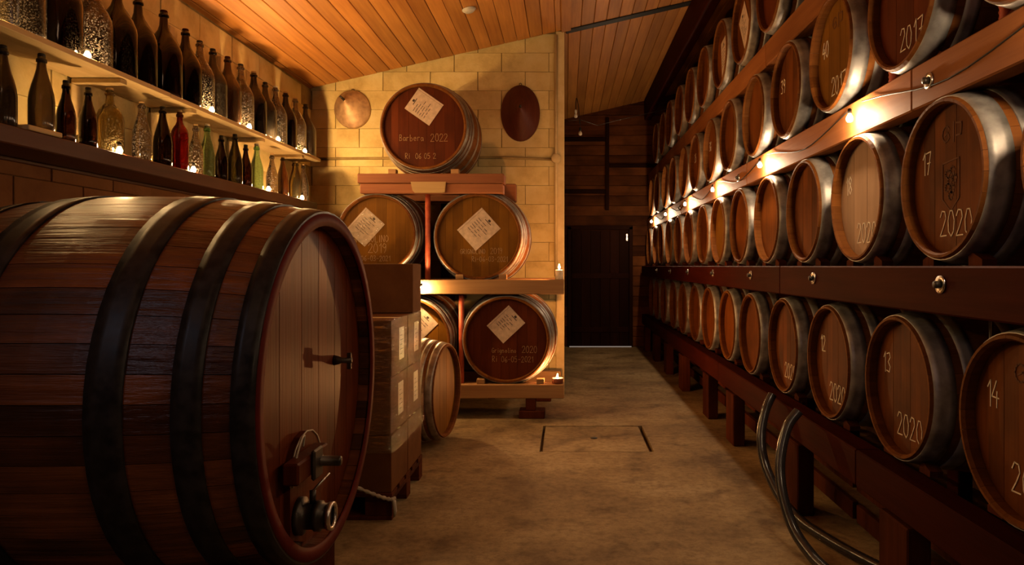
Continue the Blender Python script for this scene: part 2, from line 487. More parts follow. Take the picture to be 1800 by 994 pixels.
# end wall of horizontal planks
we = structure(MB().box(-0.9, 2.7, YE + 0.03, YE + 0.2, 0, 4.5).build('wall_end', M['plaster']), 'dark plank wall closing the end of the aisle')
pk = [MB().box(-0.9, 2.6, -d, 0.03, 0.003, 0.167, 0.005).mesh('plank', M['backplank']) for d in (0.0, 0.006, 0.012)]
for i in range(25):
    obj('plank', R.choice(pk), we, (0, YE, i * 0.17))
for nm, b in (('post', (0.665, 0.725, YE - 0.05, YE - 0.013, 2.3, 3.86)), ('batten', (-0.2, 0.66, YE - 0.045, YE - 0.013, 3.46, 3.53)),
              ('batten', (-0.2, 0.66, YE - 0.045, YE - 0.013, 2.58, 2.65)), ('batten', (0.73, 1.5, YE - 0.045, YE - 0.013, 3.02, 3.08))):
    MB().box(*b, 0.004).build(nm, M['door'], we)
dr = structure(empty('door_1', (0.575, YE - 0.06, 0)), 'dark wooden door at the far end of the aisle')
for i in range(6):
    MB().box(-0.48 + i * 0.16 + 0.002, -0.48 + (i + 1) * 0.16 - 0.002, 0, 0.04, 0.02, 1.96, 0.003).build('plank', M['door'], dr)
for x in (-0.545, 0.485):
    MB().box(x, x + 0.06, -0.02, 0.045, 0, 2.02, 0.004).build('jamb', M['door'], dr)
MB().box(-0.545, 0.545, -0.02, 0.045, 1.97, 2.04, 0.004).build('lintel', M['door'], dr)
MB().box(-0.48, 0.48, -0.012, 0.0, 0.25, 0.34, 0.003).build('ledge_board', M['door'], dr)
MB().box(-0.48, 0.48, -0.012, 0.0, 1.15, 1.24, 0.003).build('ledge_board', M['door'], dr)
MB().box(-0.52, 0.52, -0.035, -0.022, 0.001, 0.016).build('threshold_gap', M['gaplight'], dr)
MB().box(0.43, 0.46, -0.03, -0.0, 1.78, 1.90, 0.004).build('hinge', M['steel'], dr)
# right wall, rear wall
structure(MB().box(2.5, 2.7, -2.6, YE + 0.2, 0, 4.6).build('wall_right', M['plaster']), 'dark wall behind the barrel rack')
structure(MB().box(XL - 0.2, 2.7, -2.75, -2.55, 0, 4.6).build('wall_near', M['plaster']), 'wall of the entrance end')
# ceiling of long pine boards
ce = structure(MB().add([(-2.9, -2.7, zc(-2.9) + 0.06), (2.7, -2.7, zc(2.7) + 0.06), (2.7, 12.2, zc(2.7) + 0.06), (-2.9, 12.2, zc(-2.9) + 0.06),
                         (-2.9, -2.7, zc(-2.9) + 0.16), (2.7, -2.7, zc(2.7) + 0.16), (2.7, 12.2, zc(2.7) + 0.16), (-2.9, 12.2, zc(-2.9) + 0.16)],
                        [(0, 1, 2, 3), (7, 6, 5, 4), (0, 4, 5, 1), (1, 5, 6, 2), (2, 6, 7, 3), (3, 7, 4, 0)]).build('ceiling', M['darkwood']), 'sloping ceiling of orange pine boards')
ang = -math.atan(SL)
pw = 0.137
cf = MB().box(0.002, pw - 0.002, -2.6, YW - 0.03, 0, 0.04, 0.005).mesh('plank', M['ceil'])
cb = MB().box(0.002, pw - 0.002, YW + 0.06, YE + 0.05, 0, 0.04, 0.005).mesh('plank', M['ceil'])
cs = math.cos(math.atan(SL))
i = 0
while True:
    x = XL - 0.1 + i * pw * cs
    if x > 2.55: break
    obj('plank', cf, ce, (x, 0, zc(x) + R.uniform(0, 0.003)), (0, ang, 0))
    if x > -0.45:
        obj('plank', cb, ce, (x, 0, zc(x) + R.uniform(0, 0.003)), (0, ang, 0))
    i += 1
t2 = MB().box(0, 0.10, -2.6, YW - 0.03, -0.02, -0.002, 0.004).build('trim_2', M['ceil'], None, (-0.05, 0, zc(-0.05)), (0, ang, 0))
structure(t2, 'flat pine batten along the ceiling over the wall end')
t3 = MB().box(0.0, 1.38, YW - 0.045, YW + 0.075, -0.012, 0.05, 0.004).build('trim_3', M['black'], None, (0, 0, zc(0)), (0, ang, 0))
structure(t3, 'dark joint across the ceiling in line with the partition wall')
# smoke detector
sd = empty('smoke_detector', (-0.865, 6.32, zc(-0.865)))
sd.rotation_euler = (0, ang, 0)
tag(sd, 'small white round smoke detector on the pine ceiling', 'detector')
MB().lathe([(0.0, -0.028), (0.04, -0.026), (0.055, -0.014), (0.055, 0.0)], 24).build('cover', M['white'], sd)
MB().lathe([(0.062, -0.008), (0.062, 0.0)], 24).build('base', M['white'], sd)
# conduit pipes on the partition wall
cp = empty('wall_conduit', (-1.3, YW - 0.012, 2.49))
tag(cp, 'thin conduit crossing the block wall and turning down its edge', 'pipe')
MB().tube([(-1.3, 0, 0), (0.3, -0.004, 0.012), (0.6, -0.004, 0.012), (1.18, 0, -0.006)], 0.014, 8).build('horizontal_pipe', M['mortar'], cp)
MB().tube([(1.195, -0.02, 1.30), (1.195, -0.02, -1.24)], 0.016, 8).build('vertical_pipe', M['trim'], cp)
MB().lathe([(0.0, -0.05), (0.045, -0.05), (0.05, -0.044), (0.05, 0.0)], 16, 'Y', (1.195, 0.0, 0.0)).build('junction_box', M['trim'], cp)

# ------------------------------------------------------------------ stroke lettering (chalk, print)
F = {
 '0': [[(.3, 0), (.08, .2), (.05, .6), (.2, .97), (.4, .97), (.55, .6), (.5, .2), (.3, 0)]],
 '1': [[(.12, .72), (.33, 1), (.33, 0)]],
 '2': [[(.06, .76), (.2, .98), (.45, .95), (.52, .7), (.3, .35), (.04, .02), (.58, .04)]],
 '3': [[(.08, .92), (.4, 1), (.52, .78), (.25, .53), (.52, .3), (.4, .03), (.05, .08)]],
 '4': [[(.38, 1), (.04, .38), (.56, .36)], [(.42, .6), (.40, 0)]],
 '5': [[(.52, 1), (.12, .97), (.1, .58), (.42, .6), (.54, .3), (.36, .02), (.05, .06)]],
 '6': [[(.46, 1), (.15, .65), (.06, .25), (.28, 0), (.52, .2), (.4, .46), (.1, .3)]],
 '7': [[(.05, .95), (.55, 1), (.25, 0)], [(.2, .5), (.5, .52)]],
 '8': [[(.3, .53), (.08, .78), (.3, 1), (.5, .78), (.08, .24), (.3, 0), (.52, .24), (.3, .53)]],
 '9': [[(.5, .72), (.3, .5), (.08, .7), (.26, 1), (.5, .85), (.46, .3), (.3, 0)]],
 '-': [[(.08, .45), (.5, .47)]],
 'R': [[(.08, 0), (.08, 1), (.4, .98), (.5, .75), (.38, .52), (.1, .5), (.55, 0)]],
 'i': [[(.2, 0), (.2, .6)], [(.2, .78), (.22, .86)]],
 'G': [[(.52, .85), (.3, 1), (.08, .7), (.08, .25), (.3, 0), (.54, .15), (.54, .45), (.32, .45)]],
 'I': [[(.17, 0), (.17, 1)]],
 'L': [[(.08, 1), (.08, 0), (.5, .02)]],
 'N': [[(.06, 0), (.06, 1), (.52, 0), (.52, 1)]],
 'O': [[(.3, 0), (.06, .3), (.06, .7), (.3, 1), (.54, .7), (.54, .3), (.3, 0)]],
 'B': [[(.08, 0), (.08, 1), (.4, .95), (.42, .62), (.1, .53), (.48, .4), (.46, .08), (.08, 0)]],
 'a': [[(.48, .5), (.2, .58), (.06, .25), (.22, 0), (.46, .2), (.48, .55), (.54, 0)]],
 'r': [[(.1, 0), (.1, .6)], [(.1, .4), (.3, .6), (.48, .55)]],
 'b': [[(.1, 1), (.1, 0), (.4, .02), (.5, .3), (.35, .55), (.1, .45)]],
 'e': [[(.08, .3), (.5, .34), (.4, .58), (.15, .55), (.06, .25), (.25, 0), (.5, .1)]],
 'g': [[(.48, .55), (.2, .58), (.08, .3), (.25, .08), (.48, .25)], [(.48, .58), (.46, -.25), (.15, -.3)]],
 'n': [[(.08, 0), (.08, .6)], [(.08, .42), (.3, .6), (.46, .45), (.48, 0)]],
 'o': [[(.28, 0), (.06, .28), (.28, .58), (.5, .28), (.28, 0)]],
 'l': [[(.2, 1), (.2, .05), (.34, 0)]],
 ' ': [],
}
def ribbon(mb, pts, w, y, th=0.0008):
    for a, b in zip(pts, pts[1:]):
        ax, az = a; bx, bz = b
        dx, dz = bx - ax, bz - az
        l = math.hypot(dx, dz) or 1
        nx, nz = -dz / l * w / 2, dx / l * w / 2
        ex, ez = dx / l * w * 0.3, dz / l * w * 0.3
        ax -= ex; az -= ez; bx += ex; bz += ez
        mb.prism([(ax + nx, az + nz), (ax - nx, az - nz), (bx - nx, bz - nz), (bx + nx, bz + nz)], y - th, y)
def write(mb, text, x, z, h, w, y, aspect=1.0, rnd=0.03, slope=0.0):
    rr = random.Random(text)
    for ch in text:
        jx, jz = rr.uniform(-rnd, rnd) * h, rr.uniform(-rnd, rnd) * h
        for st in F[ch]:
            ribbon(mb, [(x + px * h * aspect + jx, z + pz * h + jz) for px, pz in st], w, y)
        x += (0.42 if ch in 'iIl1' else 0.68) * h * aspect
        z += slope * h
    return mb
def rot2(pts, c, a):
    return [(c[0] + x * math.cos(a) - z * math.sin(a), c[1] + x * math.sin(a) + z * math.cos(a)) for x, z in pts]

# ------------------------------------------------------------------ casks
# local frame: the axis runs along +Y, the front head faces -Y at y = 0, the belly touches z = 0
class Cask:
    def __init__(s, name, L, Rh, Rb, t, n, rec, nb, hoops, mats, hoop_proud=0.003):
        s.L, s.Rh, s.Rb, s.t, s.n, s.rec, s.nb = L, Rh, Rb, t, n, rec, nb
        s.mats = mats
        def r(y):
            q = 2 * y / L - 1
            return Rb - (Rb - Rh) * (0.9 * q * q + 0.1 * q ** 4)
        s.r = r
        ys = [0.0, 0.012, rec * 0.9, rec * 0.9 + 0.01] + [L * k / 10 for k in range(1, 10)] + [L - rec, L - 0.012, L]
        def stave(mb, a0, a1, seg, ys):
            vs = []; m = seg + 1
            for k, y in enumerate(ys):
                ro = r(y) - (0.003 if k in (0, len(ys) - 1) else 0)
                e = min(y, L - y)
                ri = r(y) - t * (0.45 if e < 0.006 else (0.8 if e < 0.02 else 1.0))
                for j in range(m):
                    a = a0 + (a1 - a0) * j / seg
                    vs.append((ro * math.cos(a), y, ro * math.sin(a)))
                for j in range(m - 1, -1, -1):
                    a = a0 + (a1 - a0) * j / seg
                    vs.append((ri * math.cos(a), y, ri * math.sin(a)))
            q = 2 * m; fs = []
            for k in range(len(ys) - 1):
                for j in range(q):
                    j2 = (j + 1) % q
                    fs.append((k * q + j, k * q + j2, (k + 1) * q + j2, (k + 1) * q + j))
            fs.append(tuple(range(q))); fs.append(tuple((len(ys) - 1) * q + j for j in range(q))[::-1])
            mb.add(vs, fs, False)
        h = PI / n * (0.972 if n > 40 else 0.985)
        sm = MB(); stave(sm, -h, h, 2, ys); s.stave = sm.mesh('stave', mats['stave'])
        ys2 = [0.0, 0.012, rec] + [L * k / 8 for k in range(1, 8)] + [L]
        fm = MB()
        for k in range(n):
            a = 2 * PI * k / n
            stave(fm, a - h, a + h, 1, ys2)
        s.body = fm.mesh('staves', mats['stave'])
        Ri = r(rec) - t * 0.95
        s.Ri = Ri
        # head boards, unequal widths
        cuts = [-1.0]
        rr = random.Random(name)
        ws = [rr.uniform(0.8, 1.2) for _ in range(nb)]
        for w_ in ws: cuts.append(cuts[-1] + 2 * w_ / sum(ws))
        s.boards = []
        for k in range(nb):
            x0 = cuts[k] * Ri + (0.0006 if k else 0.0005); x1 = cuts[k + 1] * Ri - (0.0006 if k < nb - 1 else 0.0005)
            top = []; nn = 6
            for j in range(nn + 1):
                x = x0 + (x1 - x0) * j / nn
                top.append((x, math.sqrt(max(Ri * Ri - x * x, 1e-8))))
            poly = top + [(x, -z) for x, z in reversed(top)]
            s.boards.append(MB().prism(poly, rec - (k % 2) * 0.0008, rec + 0.022).mesh('head_board', mats['head']))
        s.headdisc = MB().lathe([(0.0, rec), (Ri, rec), (Ri, rec + 0.02)], 32, 'Y', smooth=False).mesh('head', mats['head'])
        s.rear = MB().lathe([(0.0, L - rec), (Ri, L - rec)], 32, 'Y', smooth=False).mesh('rear_head', mats['head'])
        s.hoops = []
        for (y0, y1) in hoops:
            p = [(r(y0) - 0.001, y0)] + [(r(y0 + (y1 - y0) * k / 3) + hoop_proud, y0 + (y1 - y0) * k / 3) for k in range(4)] + [(r(y1) - 0.001, y1)]
            hm = MB().lathe(p, 56, 'Y')
            hm.f = hm.f[:-2]; hm.sm = hm.sm[:-2]
            me = hm.mesh('hoop', mats['hoop'])
            for pl in me.polygons:
                n_ = pl.normal
                if abs(n_.y) > 0.6: pl.use_smooth = False
            s.hoops.append(me)
    def place(s, name, loc, rz, detail=True, head=None, hoop=None, roll=0.0):
        """loc: point on the floor line under the front head's centre (belly bottom height)"""
        e = empty(name, loc, rz)
        c = (0, 0, s.Rb)
        def setm(o, mt):
            if mt:
                o.material_slots[0].link = 'OBJECT'; o.material_slots[0].material = mt
            return o
        if detail:
            for k in range(s.n):
                obj('stave', s.stave, e, c, (0, roll + 2 * PI * k / s.n, 0))
            for b in s.boards:
                setm(obj('head_board', b, e, c), head)
        else:
            obj('staves', s.body, e, c, (0, roll, 0))
            setm(obj('head', s.headdisc, e, c), head)
        obj('rear_head', s.rear, e, c)
        for hm in s.hoops:
            setm(obj('hoop', hm, e, c), hoop)
        return e
    def chalk(s, e, items, name='chalk_writing', w=0.007, mat='fadedchalk'):
        for (t, x, z, h) in items:
            o = write(MB(), t, x, z, h, w, s.rec - 0.0018, 0.85).build(name, M[mat], e, (0, 0, s.Rb))
            o['label'] = 'pale chalk handwriting'
    def sheet(s, e, x, z, w, h, a, strip='top', crinkle=False):
        """paper sheet in a punched sleeve, turned by a, on the front head"""
        y = s.rec - 0.004
        mb = MB().prism(rot2([(-w / 2, -h / 2), (w / 2, -h / 2), (w / 2, h / 2), (-w / 2, h / 2)], (x, z), a), y - 0.001, y + 0.001)
        p = mb.build('paper_sheet', M['paper'], e, (0, 0, s.Rb))
        p['label'] = 'pale paper sheet in a plastic sleeve'
        pr = MB(); rr = random.Random(int(1000 * (x + z + a)))
        def line(px, pz, l, th):
            ribbon(pr, rot2([(px, pz), (px + l, pz + rr.uniform(-1, 1) * 0.002)], (x, z), a), th, y - 0.0012)
        line(-w * 0.15, h * 0.34, w * 0.3, 0.006); line(-w * 0.02, h * 0.40, w * 0.05, 0.02)
        for k in range(6):
            zz = h * (0.22 - 0.085 * k); n_ = rr.choice((2, 3)); xx = -w * 0.36
            for q in range(n_):
                l = w * rr.uniform(0.1, 0.2); line(xx, zz, l, 0.0045); xx += l + w * rr.uniform(0.04, 0.09)
        pr.build('print', M['ink'], p)
        st = MB()
        if strip == 'top': q = [(-w / 2, h / 2 + 0.002), (w / 2, h / 2 + 0.002), (w / 2, h / 2 + 0.018), (-w / 2, h / 2 + 0.018)]
        elif strip == 'left': q = [(-w / 2 - 0.018, -h / 2), (-w / 2 - 0.002, -h / 2), (-w / 2 - 0.002, h / 2), (-w / 2 - 0.018, h / 2)]
        else: q = [(w / 2 + 0.002, -h / 2), (w / 2 + 0.018, -h / 2), (w / 2 + 0.018, h / 2), (w / 2 + 0.002, h / 2)]
        st.prism(rot2(q, (x, z), a), y - 0.0008, y + 0.0008)
        st.build('punched_strip', M['paper'], p)
        if crinkle:
            nx, nz = 14, 14; vs = []; fs = []
            for j in range(nz + 1):
                for i in range(nx + 1):
                    vs.append((*rot2([(-w / 2 + w * i / nx, -h / 2 + h * j / nz)], (x, z), a)[0],))
            v3 = [(vx, y - 0.003 - rr.random() * 0.010, vz) for vx, vz in vs]
            for j in range(nz):
                for i in range(nx):
                    q = j * (nx + 1) + i
                    fs.append((q, q + 1, q + nx + 2, q + nx + 1))
            MB().add(v3, fs, False).build('plastic_sleeve', M['film'], p)
        return p

MS = {'stave': M['stave'], 'head': M['head'], 'hoop': M['galv']}
BAR = Cask('barrique', 0.95, 0.285, 0.345, 0.028, 26, 0.048, 7, [(0.012, 0.085), (0.115, 0.165), (0.29, 0.34), (0.61, 0.66), (0.785, 0.835), (0.865, 0.938)], MS)
TON = Cask('tonneau', 0.98, 0.385, 0.452, 0.034, 30, 0.040, 9, [(0.010, 0.060), (0.085, 0.125), (0.15, 0.19), (0.34, 0.39), (0.59, 0.64), (0.79, 0.83), (0.855, 0.895), (0.92, 0.97)], MS)
SMALL = Cask('small_tonneau', 0.95, 0.350, 0.412, 0.032, 28, 0.040, 8, [(0.010, 0.060), (0.085, 0.125), (0.15, 0.19), (0.34, 0.39), (0.56, 0.61), (0.76, 0.80), (0.89, 0.94)], MS)
BOT = Cask('botte', 1.19, 0.604, 0.6625, 0.052, 50, 0.055, 13, [(0.0, 0.062), (0.135, 0.212), (0.335, 0.435), (0.755, 0.855), (0.978, 1.055), (1.128, 1.19)],
           {'stave': M['botte'], 'head': M['bottehead'], 'hoop': M['iron']}, 0.006)

# ------------------------------------------------------------------ the great cask in front
bt = BOT.place('storage_cask', (-0.8555, 2.56, 0.945 - 0.6625), PI / 2)
tag(bt, 'huge dark wooden storage cask with black iron hoops, lying in the left foreground', 'cask')
# red painted chime ring on the front end
ch = MB().lathe([(BOT.Rh - 0.046, 0.004), (BOT.Rh - 0.044, -0.004), (BOT.Rh - 0.002, -0.004), (BOT.Rh, 0.004)], 72, 'Y')
ch.f = ch.f[:-2]; ch.sm = ch.sm[:-2]
o = ch.build('chime_ring', M['bottechime'], bt, (0, 0, BOT.Rb)); o['label'] = 'dark red painted end ring'
# the hatch in its head: arched door, cross bar, screw, valve, sample tap (local x = world y - 2.56, z from cask centre)
zc0 = 0.945
fy = BOT.rec
door = [(-0.27, -0.478), (-0.02, -0.535)]
poly = [(-0.27, -0.470), (-0.14, -0.525), (0.02, -0.535), (0.02, -0.30)]
for k in range(9):
    a = PI * k / 8
    poly.append((-0.125 + 0.145 * math.cos(a), -0.28 + 0.13 * math.sin(a)))
poly.append((-0.27, -0.30))
dm = MB().prism(poly, fy - 0.022, fy - 0.001)
hd = dm.build('hatch_door', M['bottehead'], bt, (0, 0, BOT.Rb))
rim = MB().tube([(x, fy - 0.023, z) for x, z in poly[3:]], 0.0028, 6)
rim.build('hatch_edge', M['rope'], hd)
MB().box(-0.34, -0.06, fy - 0.075, fy - 0.022, -0.275, -0.205, 0.006).build('cross_bar', M['bottehead'], hd)
MB().box(-0.235, -0.155, fy - 0.09, fy - 0.075, -0.29, -0.19, 0.006).build('clamp_plate', M['darkiron'], hd)
MB().lathe([(0.0, -0.155), (0.015, -0.155), (0.017, -0.15), (0.017, -0.09), (0.026, -0.088), (0.026, -0.07)], 14, 'Y', (-0.17, fy, -0.24)).build('clamp_screw', M['darkiron'], hd)
wr = spline([(-0.27, fy - 0.03, -0.30), (-0.268, fy - 0.04, -0.21), (-0.235, fy - 0.045, -0.155), (-0.195, fy - 0.04, -0.150), (-0.178, fy - 0.03, -0.19)], 6)
MB().tube(wr, 0.004, 6).build('seal_wire', M['rope'], hd)
vx, vz = -0.20, -0.415
vb = MB().lathe([(0.0, 0.0), (0.062, 0.0), (0.062, -0.02), (0.044, -0.022), (0.044, -0.06), (0.050, -0.062), (0.050, -0.078), (0.041, -0.08), (0.041, -0.105)], 24, 'Y', (vx, fy - 0.02, vz))
va = vb.build('tap', M['darkiron'], bt, (0, 0, BOT.Rb))
MB().lathe([(0.034, -0.103), (0.046, -0.103), (0.046, -0.118), (0.034, -0.118)], 24, 'Y', (vx, fy - 0.02, vz), closed=True).build('outlet_ring', M['steel'], va)
MB().tube([(vx, fy - 0.07, vz + 0.04), (vx, fy - 0.07, vz + 0.085)], 0.011, 8).build('stem', M['darkiron'], va)
MB().tube([(vx, fy - 0.07, vz + 0.082), (vx + 0.06, fy - 0.105, vz + 0.125)], 0.0045, 8).build('lever', M['steel'], va)
sx, sz = 0.23, 0.045
st = MB().lathe([(0.0, 0.0), (0.02, 0.0), (0.016, -0.02), (0.011, -0.03), (0.011, -0.07), (0.0, -0.07)], 12, 'Y', (sx, fy, sz)).build('sample_tap', M['darkiron'], bt, (0, 0, BOT.Rb))
MB().box(sx - 0.006, sx + 0.006, fy - 0.068, fy - 0.052, sz - 0.035, sz + 0.03, 0.002).build('tap_key', M['darkiron'], st)
# saddle blocks that carry it
cr = empty('cask_cradle', (-1.45, 2.56, 0))
tag(cr, 'heavy timber cradle under the huge dark storage cask', 'cradle')
for xo in (-0.42, 0.42):
    rl = BOT.r(0.595 + 0.42) + 0.012
    top = []
    for k in range(13):
        y = -0.42 + 0.84 * k / 12
        top.append((y, 0.945 - math.sqrt(rl * rl - y * y)))
    pm = MB().prism([(-0.42, 0.06), (0.42, 0.06)] + list(reversed(top)), -0.06, 0.06)
    pm.build('saddle', M['darkwood'], cr, (xo, 0, 0), (0, 0, PI / 2))
for y in (-0.36, 0.28):
    MB().box(-0.55, 0.55, y, y + 0.09, 0, 0.06, 0.004).build('runner', M['darkwood'], cr)

# ------------------------------------------------------------------ the rack on the right
ORD = ['nearest', 'second', 'third', 'fourth', 'fifth', 'sixth', 'seventh', 'eighth', 'ninth', 'tenth', 'eleventh', 'twelfth', 'thirteenth', 'fourteenth', 'fifteenth']
X0 = 1.33
BTOP = [0.560, 1.36, 2.138, 2.90]           # top of each beam level
BBOT = [0.40, 1.195, 1.970, 2.735]
BX = [1.262, 1.262, 1.360, 1.375]
rk = empty('barrel_rack', (1.8, 6.0, 0))
tag(rk, 'tall timber rack of four levels carrying the rows of barrels on the right', 'rack')
def rkb(name, x0, x1, y0, y1, z0, z1, mat, b=0.006):
    cx, cy, cz = (x0 + x1) / 2, (y0 + y1) / 2, (z0 + z1) / 2
    return MB().box(x0 - cx, x1 - cx, y0 - cy, y1 - cy, z0 - cz, z1 - cz, b).build(name, mat, rk, (cx - 1.8, cy - 6.0, cz))
JO = [[0.4, 3.1, 5.9, 8.9, 11.85], [0.4, 4.2, 7.6, 11.85], [0.4, 2.8, 5.35, 8.4, 11.85], [1.6, 4.9, 8.2, 11.85]]
for lv in range(4):
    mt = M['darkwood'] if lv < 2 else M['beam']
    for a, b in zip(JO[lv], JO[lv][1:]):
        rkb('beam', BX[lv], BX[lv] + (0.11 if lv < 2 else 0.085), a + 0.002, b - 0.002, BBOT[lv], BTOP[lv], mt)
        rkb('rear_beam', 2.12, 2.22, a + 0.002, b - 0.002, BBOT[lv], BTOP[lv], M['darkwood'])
rkb('shade_beam', 1.31, 1.42, -0.5, 11.9, 3.80, 4.145, M['darkwood'])  # dark beam added to stand in for the shade above the top row
for y in (2.62, 3.86, 5.35, 6.3, 7.7, 8.9, 10.1, 11.3):
    rkb('support_post', BX[0] - 0.005, BX[0] + 0.085, y, y + 0.24, 0.0, 0.388, M['post'])
    rkb('rear_post', 2.13, 2.21, y, y + 0.12, 0.0, 4.2, M['darkwood'])
for y0, y1 in ((0.6, 3.6), (3.65, 7.0), (7.05, 11.8)):
    for z0 in (0.06, 0.22):
        rkb('lower_rail', 1.47, 1.50, y0, y1, z0, z0 + 0.09, M['post'], 0.003)
# tie rods in red sleeves with bolts on the beam faces
bolt = MB().lathe([(0.0, -0.026), (0.011, -0.026), (0.013, -0.022), (0.013, -0.006)], 12, 'X').mesh('bolt', M['darkiron'])
wash = MB().lathe([(0.012, -0.004), (0.030, -0.008), (0.030, 0.001), (0.012, 0.001)], 20, 'X', closed=True).mesh('washer', M['steel'])
slv = MB()
prof = []
for k in range(60):
    h = 0.58 * k / 59; prof.append((0.022 + (0.003 if k % 2 else 0), h))
slv.lathe(prof, 12)
slv = slv.mesh('red_sleeve', M['copper'])
rod = MB().lathe([(0.006, 0), (0.006, 0.60)], 8).mesh('tie_rod', M['steel'])
for lv, ys in ((1, (2.39, 3.62, 4.85, 6.1, 7.35, 8.6, 9.85)), (2, (2.66, 5.6, 8.5))):
    for y in ys:
        zz = (BTOP[lv] + BBOT[lv]) / 2 + (0.02 if lv == 1 else 0.0)
        w_ = obj('washer', wash, rk, (BX[lv] - 1.8, y - 6, zz))
        obj('bolt', bolt, rk, (BX[lv] - 1.8, y - 6, zz))
for y in (2.42, 3.25, 4.7, 6.2, 7.7, 9.2):
    obj('red_sleeve', slv, rk, (1.50 - 1.8, y - 6, BTOP[2] + 0.0))
for y in (2.41, 3.60, 4.85, 6.1):
    obj('tie_rod', rod, rk, (1.44 - 1.8, y - 6, BTOP[0] + 0.02))
wedge = MB().prism([(-0.04, 0), (0.04, 0), (0.04, 0.055), (-0.04, 0.022)], 0, 0.05).mesh('wedge', M['post'])
wedge2 = MB().prism([(-0.04, 0), (0.04, 0), (0.04, 0.022), (-0.04, 0.055)], 0, 0.05).mesh('wedge', M['post'])

ROWS = [('bottom', 0.870, 2.41, 0.757, 0, 13, 0), ('second', 1.672, 2.83, 0.745, -1, 13, 1), ('third', 2.440, 3.14, 0.757, -1, 12, 2), ('top', 3.205, 4.98, 0.75, 0, 9, 3)]
KNOWN = {(0, 0): ('14', '2020'), (0, 1): ('13', '2020'), (0, 2): ('12', '2020'), (0, 3): (None, '2020'),
         (1, 1): ('17', '2020'), (1, 2): ('18', '2020'), (2, 1): (None, '2017'), (2, 2): ('40', '2017'), (2, 3): ('39', None), (2, 6): ('36', None), (2, 7): ('35', None)}
XTRA = {(0, 0): 'nearest oak barrel, 14 and 2020 chalked on its head', (0, 1): 'second oak barrel from the front, chalked 13 and 2020', (0, 2): 'third oak barrel from the front, faintly chalked 12',
        (1, 1): 'dark-headed oak barrel with 17, 2020 and a shield brand', (1, 2): 'pale-headed oak barrel chalked 18 and 2020', (2, 1): 'dark oak barrel chalked 2017 above the beam bolt',
        (2, 2): 'golden-headed oak barrel with 40 chalked on it', (3, 1): 'oak barrel with a tilted square paper sheet', (3, 2): 'oak barrel with a tall upright paper sheet'}
def barrel_brand(e, big):
    y = BAR.rec - 0.0016
    mb = MB()
    if big:
        sh = [(-0.055, 0.06), (0.055, 0.07), (0.055, -0.07), (0.0, -0.115), (-0.055, -0.07), (-0.055, 0.06)]
        ribbon(mb, sh, 0.005, y)
        for (gx, gz) in ((-0.02, 0.02), (0.012, 0.03), (0.025, 0.0), (-0.005, -0.005), (-0.022, -0.028), (0.012, -0.035), (0.0, -0.06)):
            ribbon(mb, [(gx + 0.013 * math.cos(k * PI / 4), gz + 0.013 * math.sin(k * PI / 4)) for k in range(8)], 0.008, y)
    cx, cz = -0.03, 0.165
    ribbon(mb, [(cx + 0.026 * math.cos(k * PI / 6), cz + 0.028 * math.sin(k * PI / 6)) for k in range(1, 12)], 0.006, y)
    ribbon(mb, [(cx - 0.01, cz - 0.006), (cx + 0.012, cz + 0.004), (cx + 0.02, cz - 0.012)], 0.006, y)
    ribbon(mb, [(0.02, 0.20), (0.02, 0.13)], 0.008, y); ribbon(mb, [(0.035, 0.195), (0.07, 0.19), (0.066, 0.15), (0.035, 0.15)], 0.006, y)
    o = mb.build('burnt_brand', M['brand'], e, (0, 0, BAR.Rb)); o['label'] = 'dark burnt cooper brand'
for ri, (rn, zcen, y2, pitch, k0, k1, lv) in enumerate(ROWS):
    for j, k in enumerate(range(k0, k1)):
        yc = y2 + pitch * k - 0.285
        det = yc < (4.5 if ri else 4.6)
        hm = None
        if (ri, j) == (1, 2): hm = M['headpale']  # one barrel with a paler head colour
        elif ri == 2 and j in (2,): hm = M['headgold']
        elif (ri, j) in ((2, 1), (3, 0)): hm = M['headdark']
        elif ri == 1 and R.random() < 0.25: hm = M['headgold']
        dx = R.uniform(-0.008, 0.008) if j > 2 else 0
        dyj = R.uniform(-0.012, 0.012) if j > 3 else 0
        e = BAR.place('wine_barrel', (X0 + dx, yc + dyj, zcen - BAR.Rb), -PI / 2, det, hm, None, R.uniform(0, 0.2))
        ex = XTRA.get((ri, j), '')
        lab = 'oak barrel, %s in the %s row of the right rack' % (ORD[j] if j == 0 else ORD[j] + ' from the front', rn)
        if ex: lab = '%s, %s row, right rack' % (ex, rn)
        tag(e, lab, 'barrel', 'oak barrels in the %s row of the right rack' % rn)
        kn = KNOWN.get((ri, j))
        if kn:
            it = []
            if kn[0]:
                it.append((kn[0], -0.205, 0.035 if ri != 2 else 0.02, 0.085))
            if kn[1]: it.append((kn[1], -0.075, -0.205, 0.095))
            BAR.chalk(e, it, 'chalk_writing', 0.0045 if yc < 3.4 else 0.006, 'chalk')
        if (ri, j) in ((1, 1), (2, 2), (0, 0)):
            barrel_brand(e, (ri, j) == (1, 1))
        if (ri, j) == (3, 1): BAR.sheet(e, -0.02, 0.0, 0.21, 0.30, math.radians(35))
        if (ri, j) == (3, 2): BAR.sheet(e, 0.02, -0.03, 0.21, 0.30, math.radians(8))
        # wedges between barrel and beam
        for sd_, wm in ((-1, wedge2), (1, wedge)):
            obj('wedge', wm, rk, (max(BX[lv] + 0.055, 1.375) - 1.8, yc + dyj + sd_ * 0.155 - 6, BTOP[lv] + 0.0005), (0, 0, -PI / 2))

